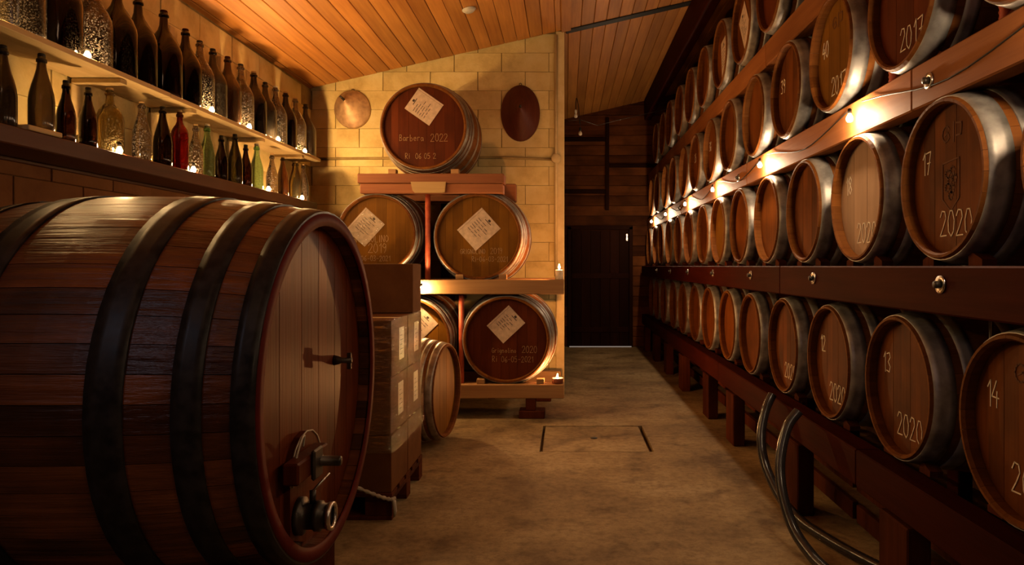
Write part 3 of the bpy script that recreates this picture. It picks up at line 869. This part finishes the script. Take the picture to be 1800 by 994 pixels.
# ------------------------------------------------------------------ festoon bulbs
bulb_p = [(0.0, -0.030), (0.010, -0.029), (0.019, -0.022), (0.0225, -0.010), (0.020, 0.004), (0.013, 0.016), (0.010, 0.022)]
BS = 0.68                                    # small festoon bulbs
def bulb_thing(name, loc, mat, label, group, up=1, wire=None):
    e = empty(name, loc)
    tag(e, label, 'light bulb', group)
    pr = [(r_ * BS, h_ * BS * up) for r_, h_ in bulb_p]
    MB().lathe(pr, 12).build('glass_bulb', mat, e)
    MB().lathe([(r_ * BS, h_ * BS * up) for r_, h_ in [(0.011, 0.022), (0.014, 0.026), (0.014, 0.055), (0.009, 0.062)]], 12).build('socket', M['black'], e)
    if wire:
        MB().tube(spline(wire, 5), 0.003, 5).build('cable', M['black'], e)
    return e
ry = [0.24, 1.76, 3.28, 4.80, 6.35, 7.82, 9.36, 10.9]
names = ['two places nearer than the first visible', 'just outside the frame', 'nearest', 'second', 'third', 'fourth', 'fifth', 'farthest']
for i, y in enumerate(ry):
    if i < 2: lab = 'glowing bulb on the right rack beam %s' % ('far behind the viewer' if i == 0 else 'beside the barrel chalked 17')
    else: lab = '%s glowing bulb on the front of the right rack beam' % names[i]
    yn = (ry + [12.0])[i + 1] - y
    bulb_thing('festoon_bulb', (1.308, y, 2.045), M['rackbulb'], lab, 'glowing bulbs along the right rack', 1,
               [(0.0, 0, 0.041), (0.044, yn * 0.12, 0.05), (0.047, yn * 0.5, -0.02), (0.045, yn * 0.85, 0.045), (0.03, yn * 0.96, 0.06)])

# ------------------------------------------------------------------ bottle shelves on the left wall
XF = -2.38
us = empty('upper_bottle_shelf', (-2.53, 5.0, 2.372))
tag(us, 'upper pale board shelf on the left wall carrying large bottles', 'shelf')
for y0, y1, dz in ((1.6, 4.28, 0.002), (4.285, 6.90, 0.0)):
    MB().box(-0.13, 0.15, y0 - 5, y1 - 5, dz, 0.028 + dz, 0.002).build('board', M['shelfpale'], us)
for y in (2.9, 3.85, 4.58, 5.63, 6.48):
    MB().box(-0.13, 0.135, y - 5.03, y - 4.97, -0.028, -0.001, 0.003).build('bracket', M['shelfpale'], us)
    MB().box(-0.148, -0.122, y - 5.035, y - 4.965, -0.30, -0.03, 0.003).build('wall_cleat', M['shelfpale'], us)
for y in (4.78, 5.48, 6.5):
    MB().box(-0.146, -0.115, y - 5.03, y - 4.97, 0.03, 0.60, 0.003).build('wall_batten', M['shelfpale'], us)
ls = empty('lower_bottle_shelf', (-2.53, 5.0, 1.884))
tag(ls, 'lower dark beam shelf on the left wall carrying wine bottles', 'shelf')
MB().box(-0.13, 0.15, 1.6 - 5, 6.80 - 5, 0, 0.08, 0.005).build('beam', M['shelfdark'], ls)
MB().box(-0.146, -0.125, 1.6 - 5, 6.78 - 5, -0.02, -0.001, 0.004).build('ledger', M['shelfdark'], ls)
MB().box(0.02, 0.152, 3.15 - 5, 3.36 - 5, 0.081, 0.104, 0.003).build('packing_board', M['shelfpale'], ls)

def bottle_mesh(kind, mat):
    P_ = {
     # large jug bottles: base, body, long sloping shoulder, slim neck with ring
     'jug':    [(0.0, 0.012), (0.07, 0.006), (0.086, 0.0), (0.094, 0.012), (0.095, 0.05), (0.095, 0.255), (0.090, 0.285), (0.074, 0.325), (0.052, 0.362), (0.033, 0.395), (0.025, 0.425), (0.0215, 0.46), (0.020, 0.500)],
     'wide':   [(0.0, 0.012), (0.07, 0.006), (0.090, 0.0), (0.100, 0.012), (0.102, 0.05), (0.102, 0.27), (0.098, 0.30), (0.082, 0.345), (0.056, 0.385), (0.034, 0.42), (0.025, 0.45), (0.022, 0.49), (0.021, 0.530)],
     'burg':   [(0.0, 0.02), (0.028, 0.008), (0.036, 0.0), (0.041, 0.01), (0.0415, 0.04), (0.0415, 0.125), (0.038, 0.155), (0.030, 0.185), (0.021, 0.215), (0.0155, 0.245), (0.0145, 0.27), (0.0140, 0.290)],
     'bord':   [(0.0, 0.02), (0.028, 0.008), (0.040, 0.0), (0.046, 0.01), (0.047, 0.04), (0.047, 0.20), (0.045, 0.22), (0.036, 0.243), (0.023, 0.262), (0.0165, 0.28), (0.015, 0.31), (0.0145, 0.335)],
     'champ':  [(0.0, 0.02), (0.035, 0.008), (0.046, 0.0), (0.052, 0.012), (0.053, 0.05), (0.053, 0.145), (0.049, 0.18), (0.040, 0.22), (0.029, 0.26), (0.021, 0.295), (0.0175, 0.325), (0.0165, 0.355)],
     'flagon': [(0.0, 0.02), (0.045, 0.008), (0.060, 0.0), (0.068, 0.012), (0.069, 0.05), (0.069, 0.185), (0.066, 0.215), (0.054, 0.247), (0.037, 0.270), (0.024, 0.287), (0.0195, 0.31), (0.0185, 0.36)],
    }[kind]
    return MB().lathe(P_, 28).mesh('glass_body', mat), P_[-1]
_bm = {}
def bottle(name, kind, col, x, y, z, sc_, label, group, stopper='brown', rz=0.0):
    key = (kind, col)
    if key not in _bm:
        me, (rt, ht) = bottle_mesh(kind, G[col]); _bm[key] = (me, rt, ht)
    me, rt, ht = _bm[key]
    e = empty(name, (x, y, z), rz); e.scale = (sc_,) * 3
    tag(e, label, 'bottle', group)
    obj('glass_body', me, e)
    lip = MB().lathe([(rt * 0.9, ht - 0.030), (rt * 1.32, ht - 0.028), (rt * 1.36, ht - 0.018), (rt * 1.28, ht - 0.012), (rt * 0.9, ht - 0.011)], 16, closed=False)
    lip.f = lip.f[:-2]; lip.sm = lip.sm[:-2]
    lip.build('neck_ring', G[col], e)
    MB().lathe([(0.0, ht + 0.014), (rt * 0.85, ht + 0.013), (rt * 0.98, ht + 0.008), (rt * 0.95, ht - 0.004)], 14).build('stopper', M[{'brown': 'darkwood', 'cork': 'paleblock', 'black': 'black', 'white': 'white'}[stopper]], e)
    return e
ZU = 2.4022
UP = [  # neck x in the photo, kind, colour, scale, look
 (35, 'wide', 'grey', 1.0, 'smoky grey glass jug bottle, leftmost on the upper shelf'),
 (105, 'wide', 'redrk', 1.0, 'dark red jug bottle, second from left on the upper shelf'),
 (163, 'jug', 'clear', 1.0, 'sparkling dusty clear jug bottle, third from left on the upper shelf'),
 (206, 'wide', 'redrk', 1.02, 'dark brown-red jug bottle, fourth from left on the upper shelf'),
 (243, 'wide', 'brown', 1.02, 'dark brown jug bottle, fifth from left on the upper shelf'),
 (288, 'wide', 'redrk', 1.06, 'tall dark red-brown jug bottle, sixth from left on the upper shelf'),
 (326, 'jug', 'redrk', 1.06, 'russet jug bottle with corked neck, seventh from left on the upper shelf'),
 (351, 'jug', 'clear', 1.02, 'dusty clear jug bottle lit from its base, eighth on the upper shelf'),
 (374, 'jug', 'grey', 1.02, 'grey dusty jug bottle, ninth from left on the upper shelf'),
 (400, 'jug', 'amber', 1.04, 'amber jug bottle, tenth from left on the upper shelf'),
 (423, 'jug', 'clear', 1.05, 'dusty clear jug bottle, eleventh from left on the upper shelf'),
 (446, 'jug', 'brown', 1.06, 'brown jug bottle with orange stopper, twelfth on the upper shelf'),
 (466, 'jug', 'grey', 1.0, 'dark grey jug bottle, thirteenth from left on the upper shelf'),
 (484, 'jug', 'clear', 1.04, 'dusty clear jug bottle, fourteenth from left on the upper shelf'),
 (502, 'jug', 'brown', 1.05, 'dark brown jug bottle, third from right on the upper shelf'),
 (519, 'jug', 'clear', 1.05, 'pale glowing jug bottle, second from right on the upper shelf'),
 (537, 'jug', 'grey', 1.05, 'grey dusty jug bottle, rightmost on the upper shelf'),
]
STP = ['brown', 'brown', 'brown', 'brown', 'brown', 'brown', 'brown', 'black', 'black', 'brown', 'black', 'cork', 'black', 'white', 'cork', 'cork', 'black']
for i, (px, kd, cl, s_, lb) in enumerate(UP):
    xb = -2.545
    y = -xb * 1250 / (995 - px)
    bottle('jug_bottle', kd, cl, xb, y, ZU, s_, lb, 'large jug bottles on the upper shelf', STP[i], R.uniform(0, 6))
ZL = 1.9645
LO = [
 (5, 'champ', 'grey', 0.98, 'dark bottle cut off by the picture edge on the lower shelf'),
 (73, 'champ', 'grey', 1.0, 'dusty dark magnum bottle, first whole one on the lower shelf'),
 (116, 'burg', 'brown', 1.02, 'dark brown wine bottle, second whole one on the lower shelf'),
 (155, 'burg', 'brown', 1.04, 'dark brown wine bottle with pale neck ring, third on the lower shelf'),
 (193, 'flagon', 'olive', 1.0, 'olive green round-shouldered flagon with a bulb at its foot'),
 (249, 'champ', 'clear', 0.95, 'white frosted dusty bottle beside the olive flagon'),
 (286, 'champ', 'brown', 1.0, 'brown bottle between the frosted bottle and the red one'),
 (316, 'bord', 'red', 1.12, 'bottle of glowing red wine on the lower shelf'),
 (344, 'burg', 'clear', 1.12, 'small clear frosted bottle right of the red one'),
 (364, 'burg', 'green', 1.22, 'pale green glass bottle near the middle of the lower shelf'),
 (389, 'burg', 'brown', 1.08, 'small dark bottle right of the pale green one'),
 (413, 'champ', 'dkgreen', 1.02, 'wide dark green bottle on the right half of the lower shelf'),
 (432, 'burg', 'brown', 1.08, 'slim brown bottle beside the bright green one'),
 (451, 'burg', 'green', 1.22, 'bright green swing-top bottle on the lower shelf'),
 (478, 'burg', 'clear', 1.12, 'clear bottle with a bulb at its foot, near the shelf end'),
 (497, 'champ', 'amber', 0.95, 'amber-brown bottle, fourth from right on the lower shelf'),
 (521, 'champ', 'olive', 1.0, 'olive bottle, third from right on the lower shelf'),
 (542, 'champ', 'clear', 0.95, 'dusty clear bottle, second from right on the lower shelf'),
 (548, 'champ', 'amber', 1.05, 'amber bottle at the very end of the lower shelf'),
]
for i, (px, kd, cl, s_, lb) in enumerate(LO):
    xb = -2.460 if i not in (4, 16) else -2.505
    if i == len(LO) - 1: xb = -2.575
    y = min(-xb * 1250 / (995 - px), 6.74)
    if i == 17: y = 6.66
    zb = ZL + (0.0235 if i == 1 else 0.0)
    b = bottle('wine_bottle', kd, cl, xb, y, zb, s_, lb, 'old wine bottles on the lower shelf', 'black' if cl in ('brown', 'dkgreen', 'grey') else ('white' if cl == 'green' else 'cork'), R.uniform(0, 6))
    if i == 13:
        MB().tube(spline([(0.016, 0, 0.27), (0.03, 0, 0.30), (0.045, 0, 0.29), (0.048, 0, 0.24), (0.034, 0, 0.19)], 5), 0.0015, 5).build('swing_wire', M['steel'], b)
for i, (px, py) in enumerate(((-14, 30), (152, 103), (371, 196), (437, 226), (488, 244), (535, 265))):
    y = 2.41 * 1250 / (995 - px)
    bulb_thing('festoon_bulb', (-2.405, y, ZU + 0.0208), M['shelfbulb'], '%s glowing bulb among the jug bottles on the upper shelf' % ['leftmost', 'second', 'third', 'fourth', 'fifth', 'rightmost'][i],
               'glowing bulbs on the upper shelf', 1)
for i, px in enumerate((210, 340, 472, 531)):
    y = 2.40 * 1250 / (995 - px)
    bulb_thing('festoon_bulb', (-2.400, y, ZL + 0.0208), M['lowbulb'], '%s glowing bulb at the front edge of the lower shelf' % ['leftmost', 'second', 'third', 'rightmost'][i],
               'glowing bulbs on the lower shelf', 1)

# ------------------------------------------------------------------ funnels on the partition wall
def cone_thing(px, py, rx, rz_, h, mat, label, tip):
    y = YW - 0.004
    x = (px - 995) * y / 1250; z = 1.36 + (468 - py) * y / 1250
    e = empty('wall_funnel', (x, y, z - rz_))
    tag(e, label, 'funnel', 'funnels hung on the partition wall')
    n = 40; vs = []; fs = []
    prof = [(1.0, 0.0), (1.0, -0.02), (0.97, -0.028), (0.60, -0.028 - h * 0.36), (0.25, -0.028 - h * 0.70), (0.07, -0.028 - h * 0.92), (0.05, -0.028 - h)]
    for (q, yy) in prof:
        f_ = -yy / (h + 0.028)
        for k in range(n):
            a = 2 * PI * k / n
            vs.append((q * rx * math.cos(a) + tip[0] * f_, yy, rz_ + q * rz_ * math.sin(a) + tip[1] * f_))
    for j in range(len(prof) - 1):
        for k in range(n):
            k2 = (k + 1) % n
            fs.append((j * n + k, j * n + k2, (j + 1) * n + k2, (j + 1) * n + k))
    fs.append(tuple(range((len(prof) - 1) * n, len(prof) * n)))
    fs.append(tuple(range(n)))
    MB().add(vs, fs, True).build('cone', mat, e)
    MB().tube([(tip[0], -0.02 - h, rz_ + tip[1]), (tip[0] * 1.5, -0.07 - h, rz_ + tip[1] * 1.35)], [0.014, 0.010], 10).build('spout', M['darkiron'], e)
    MB().tube(spline([(-0.012, -0.012, 2 * rz_ - 0.004), (-0.01, -0.012, 2 * rz_ + 0.02), (0.01, -0.012, 2 * rz_ + 0.02), (0.012, -0.012, 2 * rz_ - 0.004)], 4), 0.003, 6).build('hanging_ring', M['darkiron'], e)
    return e
cone_thing(621, 194, 0.19, 0.197, 0.13, M['cone'], 'round pale copper funnel hung on the block wall, spout outward', (-0.05, 0.075))
cone_thing(915, 200, 0.205, 0.295, 0.20, M['conedark'], 'dark oval funnel hung on the block wall', (0.01, 0.02))

# ------------------------------------------------------------------ the stack of casks at the back
YH = 6.35
br = empty('back_rack', (-1.0, 6.8, 0))
tag(br, 'timber cask rack in front of the block wall', 'rack')
def brb(name, x0, x1, y0, y1, z0, z1, mat, b=0.006):
    cx, cy, cz = (x0 + x1) / 2, (y0 + y1) / 2, (z0 + z1) / 2
    return MB().box(x0 - cx, x1 - cx, y0 - cy, y1 - cy, z0 - cz, z1 - cz, b).build(name, mat, br, (cx + 1.0, cy - 6.8, cz))
brb('beam', -2.2, -0.018, 6.32, 6.47, 1.108, 1.24, M['beamx'])
brb('rear_beam', -2.2, -0.05, 7.12, 7.24, 1.108, 1.24, M['beamx'])
brb('beam', -1.85, -0.018, 6.32, 6.47, 0.18, 0.305, M['beamx'])
brb('rear_beam', -1.85, -0.05, 7.12, 7.24, 0.18, 0.305, M['beamx'])
brb('platform_beam', -1.85, -0.55, 6.30, 6.50, 2.095, 2.18, M['beamxred'])
brb('platform_beam', -1.83, -0.56, 6.31, 6.48, 2.005, 2.092, M['beamxred'])
brb('platform_beam', -1.80, -0.50, 7.08, 7.24, 2.005, 2.18, M['beamxred'])
pale = MB().prism([(-0.155, 0.075), (0.155, 0.075), (0.145, -0.015), (0.12, -0.022), (-0.12, -0.022), (-0.14, 0.0)], -0.02, 0.0)
pale.build('pale_packing_block', M['paleblock'], br, ((753 - 995) * 6.29 / 1250 + 1.0, 6.299 - 6.8, 2.03))
for x, w_ in ((-0.47, 0.1),):
    brb('foot', x + 0.11, x + 0.11 + 0.09, 6.33, 6.44, 0.07, 0.18, M['post'])
    brb('foot_pad', x + 0.05, x + 0.28, 6.32, 6.50, 0.0, 0.07, M['post'])
brb('foot', -1.75, -1.6, 6.33, 6.45, 0.0, 0.18, M['post'])
brb('foot', -1.75, -1.6, 7.12, 7.24, 0.0, 0.18, M['post'])
brb('foot', -0.3, -0.15, 7.12, 7.24, 0.0, 0.18, M['post'])
for x in (-1.28, -0.80):
    brb('rear_post', x, x + 0.08, 7.26, 7.34, 0.0, 2.0, M['darkwood'])
for (px, z0, z1, nm) in ((752, 1.24, 2.005, 'red_post'), (811, 0.305, 1.108, 'red_post')):
    x = (px - 995) * 6.4 / 1250
    MB().lathe([(0.024, z0), (0.024, z1)], 14).build(nm, M['copper'], br, (x + 1.0, 6.4 - 6.8, 0))
for px, zb in ((808, 1.2405), (884, 1.2405), (950, 0.3055), (845, 0.3055), (640, 1.2405), (690, 1.2405), (690, 2.1805), (800, 2.1805)):
    x = (px - 995) * 6.36 / 1250
    MB().box(-0.035, 0.035, -0.03, 0.05, 0, 0.045, 0.003).build('chock', M['beamx'], br, (x + 1.0, 6.37 - 6.8, zb))
def ton(cask, px, py, head, label, hoop=None):
    x = (px - 995) * YH / 1250; z = 1.36 + (468 - py) * YH / 1250
    e = cask.place('tonneau_cask', (x, YH, z - cask.Rb), 0, True, head, hoop, 0.05)
    tag(e, label, 'cask', 'casks stacked in front of the block wall')
    return e
a_ = ton(TON, 744, 222, M['headdark'], 'topmost dark cask marked Barbera on the red platform', M['bronzehoop'])
TON.chalk(a_, [('Barbera', -0.225, -0.125, 0.056), ('2022', 0.055, -0.13, 0.070), ('Ri', -0.17, -0.285, 0.05), ('06', -0.08, -0.285, 0.05), ('05', 0.0, -0.285, 0.05), ('2', 0.08, -0.285, 0.05)], w=0.0036)
TON.sheet(a_, -0.005, 0.175, 0.21, 0.27, math.radians(55), 'right')
b_ = ton(SMALL, 661, 411, M['headgold'], 'cask marked 2019 with a crinkled sleeve, behind the cardboard boxes')
SMALL.chalk(b_, [('GRIGNOLINO', -0.225, -0.075, 0.062), ('2019', -0.085, -0.170, 0.085), ('Ri-06-03-2021', -0.22, -0.245, 0.048)], w=0.0042)
SMALL.sheet(b_, -0.10, 0.055, 0.21, 0.27, math.radians(-42), 'left', True)
c_ = ton(TON, 840, 416, M['headgold'], 'golden-headed cask marked Grignolino 2019 with shadowed left half', M['galv'])
TON.chalk(c_, [('GRIGNOLINO', -0.165, -0.155, 0.043), ('2019', 0.105, -0.155, 0.055), ('Ri-06-03-2021', -0.06, -0.225, 0.046)], w=0.0036)
TON.sheet(c_, 0.01, 0.06, 0.235, 0.30, math.radians(-48), 'left')
d_ = ton(TON, 715, 600, M['headgold'], 'brightly lit cask mostly hidden behind boxes and the standing barrel', M['galv'])
TON.sheet(d_, 0.10, 0.13, 0.21, 0.28, math.radians(-46), 'left')
e_ = ton(TON, 890, 598, M['headdark'], 'lowest right cask marked Grignolino beside the tealight', M['galv'])
TON.chalk(e_, [('Grignolino', -0.135, -0.120, 0.044), ('2020', 0.135, -0.120, 0.062), ('Ri', -0.13, -0.20, 0.052), ('06-05-2021', -0.05, -0.205, 0.052)], w=0.0036)
TON.sheet(e_, 0.0, 0.13, 0.20, 0.27, math.radians(-47), 'left')
# cask lying on the floor in front, head to the aisle
f_ = SMALL.place('tonneau_cask', (-0.90, 5.42, 0.0), math.radians(82), True, M['headgold'], M['bronzehoop'])
tag(f_, 'cask lying on the floor behind the cardboard boxes, head towards the aisle', 'cask', 'casks stacked in front of the block wall')
# bulb at the beam end, candles
bulb_thing('festoon_bulb', ((741 - 995) * 6.29 / 1250, 6.285, 1.36 - (507 - 468) * 6.29 / 1250), M['shelfbulb'], 'glowing bulb at the beam beside the topmost cardboard box', None, 1)
cd = empty('pillar_candle', ((983 - 995) * 6.38 / 1250, 6.38, 1.2405))
tag(cd, 'short lit white candle on the middle beam end', 'candle')
MB().lathe([(0.034, 0.0), (0.036, 0.004), (0.036, 0.082), (0.030, 0.086), (0.0, 0.080)], 20).build('wax_body', M['wax'], cd)
MB().tube([(0, 0, 0.08), (0.001, 0, 0.093)], 0.0018, 6).build('wick', M['black'], cd)
fl_p = [(0.0, 0.0), (0.006, 0.006), (0.0085, 0.016), (0.006, 0.028), (0.0025, 0.040), (0.0, 0.048)]
MB().lathe(fl_p, 12).build('flame', M['flame'], cd, (0, 0, 0.092))
tl = empty('tealight', ((980 - 995) * 6.38 / 1250, 6.38, 0.3055))
tag(tl, 'lit tealight in a low red cup on the lowest beam end', 'candle')
MB().lathe([(0.044, 0.0), (0.050, 0.005), (0.052, 0.048), (0.047, 0.050), (0.045, 0.030), (0.0, 0.030)], 24).build('cup', M['cup'], tl)
MB().lathe([(0.044, 0.031), (0.044, 0.036), (0.0, 0.035)], 20).build('wax_body', M['wax'], tl)
MB().lathe(fl_p, 12).build('flame', M['flame'], tl, (0, 0, 0.042))

# ------------------------------------------------------------------ boxes on the pallet
pl = empty('pallet', (-1.53, 4.2, 0))
tag(pl, 'wooden pallet under the cardboard boxes', 'pallet')
for i, y in enumerate((-0.40, -0.225, -0.06, 0.105, 0.28)):
    MB().box(-0.6, 0.6, y, y + 0.12, 0.122, 0.144, 0.002).build('deck_board', M['post'], pl)
for y in (-0.40, -0.05, 0.30):
    MB().box(-0.6, 0.6, y, y + 0.10, 0.0, 0.022, 0.002).build('skid', M['post'], pl)
    for x in (-0.6, -0.07, 0.455):
        MB().box(x, x + 0.145, y, y + 0.10, 0.0225, 0.0985, 0.002).build('foot_block', M['post'], pl)
for x in (-0.6, -0.07, 0.455):
    MB().box(x, x + 0.145, -0.40, 0.40, 0.099, 0.1215, 0.002).build('stringer_board', M['post'], pl)
bx_mesh = MB().box(-0.19, 0.19, -0.192, 0.192, 0, 0.306, 0.003).mesh('carton', M['card'])
tape_f = MB().box(-0.19, 0.19, -0.024, 0.024, 0, 0.0012).mesh('tape', M['trim'])
LV = ['bottom', 'second', 'third']
def box_at(x, y, z, mesh, label, lab=False, mark=False, w=0.38, d=0.384, h=0.306):
    e = empty('cardboard_box', (x, y, z))
    tag(e, label, 'box', 'cardboard boxes on the pallet')
    obj('carton', mesh, e)
    obj('tape', MB().box(-w / 2, w / 2, -0.024, 0.024, 0, 0.0012).mesh('tape', M['trim']), e, (0, 0, h))
    if lab:
        MB().box(w / 2, w / 2 + 0.0012, -0.02, 0.10, 0.07, 0.25).build('address_label', M['paper'], e)
        ink = MB()
        for k in range(5):
            ink.box(w / 2 + 0.0012, w / 2 + 0.0016, 0.0, 0.05 + 0.03 * (k % 2), 0.10 + 0.026 * k, 0.103 + 0.026 * k)
        ink.build('print', M['ink'], e)
    if mark:
        mk = MB()
        mk.box(-0.04, 0.04, -d / 2 - 0.0008, -d / 2, h * 0.5, h * 0.5 + 0.035)
        mk.build('carton_mark', M['ink'], e)
    return e
for lv in range(3):
    for col in range(2):
        for dp in range(2):
            x = -1.125 - col * 0.392 - (0.004 if lv == 1 else 0); y = 4.0 + dp * 0.40
            z = 0.1445 + lv * 0.3095
            lab = '%s box of the %s layer on the pallet%s' % ('front' if dp == 0 else 'rear', LV[lv], ', at the aisle side' if col == 0 else ', behind the great cask')
            box_at(x, y, z, bx_mesh, 'cardboard ' + lab, col == 0 and lv > 0, dp == 0 and lv < 3 and col == 0)
top_mesh = MB().box(-0.30, 0.30, -0.12, 0.12, 0, 0.300, 0.003).mesh('carton', M['card'])
box_at(-1.235, 4.46, 0.1445 + 3 * 0.3095, top_mesh, 'single cardboard box on top of the wrapped stack', False, False, 0.60, 0.24, 0.300)
# stretch film round the stack
def film():
    rr = random.Random(3)
    path = [(-1.72, 3.795), (-1.3, 3.795), (-1.1, 3.793), (-0.936, 3.796), (-0.925, 3.81), (-0.922, 4.0), (-0.921, 4.2), (-0.922, 4.4), (-0.926, 4.602)]
    pts = []
    for a, b in zip(path, path[1:]):
        n = max(1, int(math.hypot(b[0] - a[0], b[1] - a[1]) / 0.03))
        for k in range(n): pts.append((a[0] + (b[0] - a[0]) * k / n, a[1] + (b[1] - a[1]) * k / n))
    pts.append(path[-1])
    zs = [0.36 + 0.72 * k / 26 for k in range(27)]
    vs = []; fs = []
    for z in zs:
        for (x, y) in pts:
            q = rr.random() * 0.006
            vs.append((x + (q if y > 3.80 else 0), y - (q if y <= 3.80 else 0), z))
    n = len(pts)
    for j in range(len(zs) - 1):
        for i in range(n - 1):
            fs.append((j * n + i, j * n + i + 1, (j + 1) * n + i + 1, (j + 1) * n + i))
    o = MB().add(vs, fs, True).build('stretch_film', M['film'])
    tag(o, 'clear crinkled stretch film wrapped round the cardboard boxes', 'plastic film')
film()
tw = [(-1.15, 3.775, 0.20), (-1.06, 3.77, 0.165), (-0.99, 3.765, 0.14), (-0.93, 3.76, 0.125), (-0.905, 3.775, 0.128)]
tp = spline(tw, 8)
rp_ = MB()
rp_.tube(tp, [0.006 + 0.006 * abs(math.sin(k * 0.9)) for k in range(len(tp))], 8)
rp_.tube([(-0.915, 3.77, 0.13), (-0.905, 3.768, 0.06), (-0.91, 3.768, 0.03)], [0.012, 0.010, 0.005], 8)
tag(rp_.build('twisted_film_tail', M['rope']), 'pale twisted tail of film tied at the pallet corner', 'film')

# ------------------------------------------------------------------ hoses
def hose(name, pts, label):
    sp = spline(pts, 26)
    r = [0.0255 + (0.0016 if k % 2 else 0) for k in range(len(sp))]
    o = MB().tube(sp, r, 14).build(name, M['hose'])
    tag(o, label, 'hose', 'grey ribbed hoses by the rack')
hose('wine_hose', [(1.215, 4.19, 0.60), (1.165, 4.15, 0.52), (1.125, 4.10, 0.38), (1.125, 4.02, 0.24), (1.16, 3.86, 0.11), (1.21, 3.68, 0.045), (1.27, 3.48, 0.028), (1.36, 3.2, 0.028), (1.5, 2.9, 0.028)], 'farther grey ribbed hose hanging from the rack to the floor')
hose('wine_hose', [(1.20, 3.67, 0.61), (1.135, 3.65, 0.53), (1.085, 3.60, 0.38), (1.07, 3.52, 0.24), (1.085, 3.40, 0.11), (1.115, 3.26, 0.045), (1.14, 3.1, 0.028), (1.19, 2.8, 0.028), (1.24, 2.4, 0.028)], 'nearer grey ribbed hose curling down onto the concrete floor')

# ------------------------------------------------------------------ unlit bulbs and cable by the partition end
hb = empty('hanging_bulb', ((1012 - 995) * 8.2 / 1250, 8.2, 1.36 + (468 - 203) * 8.2 / 1250))
tag(hb, 'upper unlit bulb hanging past the wall end', 'light bulb', 'unlit bulbs past the wall end')
MB().lathe(bulb_p, 12).build('glass_bulb', M['opal'], hb)
MB().lathe([(0.011, 0.022), (0.014, 0.026), (0.014, 0.06), (0.009, 0.066)], 12).build('socket', M['white'], hb)
MB().tube(spline([(0, 0, 0.065), (0.0, 0, 0.14), (0.01, 0, 0.2), (0.03, 0, 0.12), (0.04, 0, 0.0), (0.046, 0, -0.10)], 6), 0.004, 6).build('cable', M['black'], hb)
hb2 = empty('hanging_bulb', ((1020 - 995) * 8.2 / 1250, 8.2, 1.36 + (468 - 234) * 8.2 / 1250))
tag(hb2, 'lower unlit bulb hanging past the wall end', 'light bulb', 'unlit bulbs past the wall end')
MB().lathe(bulb_p, 12).build('glass_bulb', M['opal'], hb2)
MB().lathe([(0.011, 0.022), (0.014, 0.026), (0.014, 0.06), (0.009, 0.066)], 12).build('socket', M['black'], hb2)
MB().tube([(0, 0, 0.062), (0, 0, 3.052 - (1.36 + 234 * 8.2 / 1250))], 0.003, 6).build('cable', M['black'], hb2)
sw = MB().tube([(-0.03, 8.2, 3.03), (0.164, 8.2, 3.05), (0.4, 9.0, 3.14), (0.62, 9.0, 3.20), (1.33, 9.0, 3.36)], 0.003, 6).build('stay_wire', M['darkiron'])
tag(sw, 'thin pale wire stretched across the aisle under the far ceiling', 'wire')
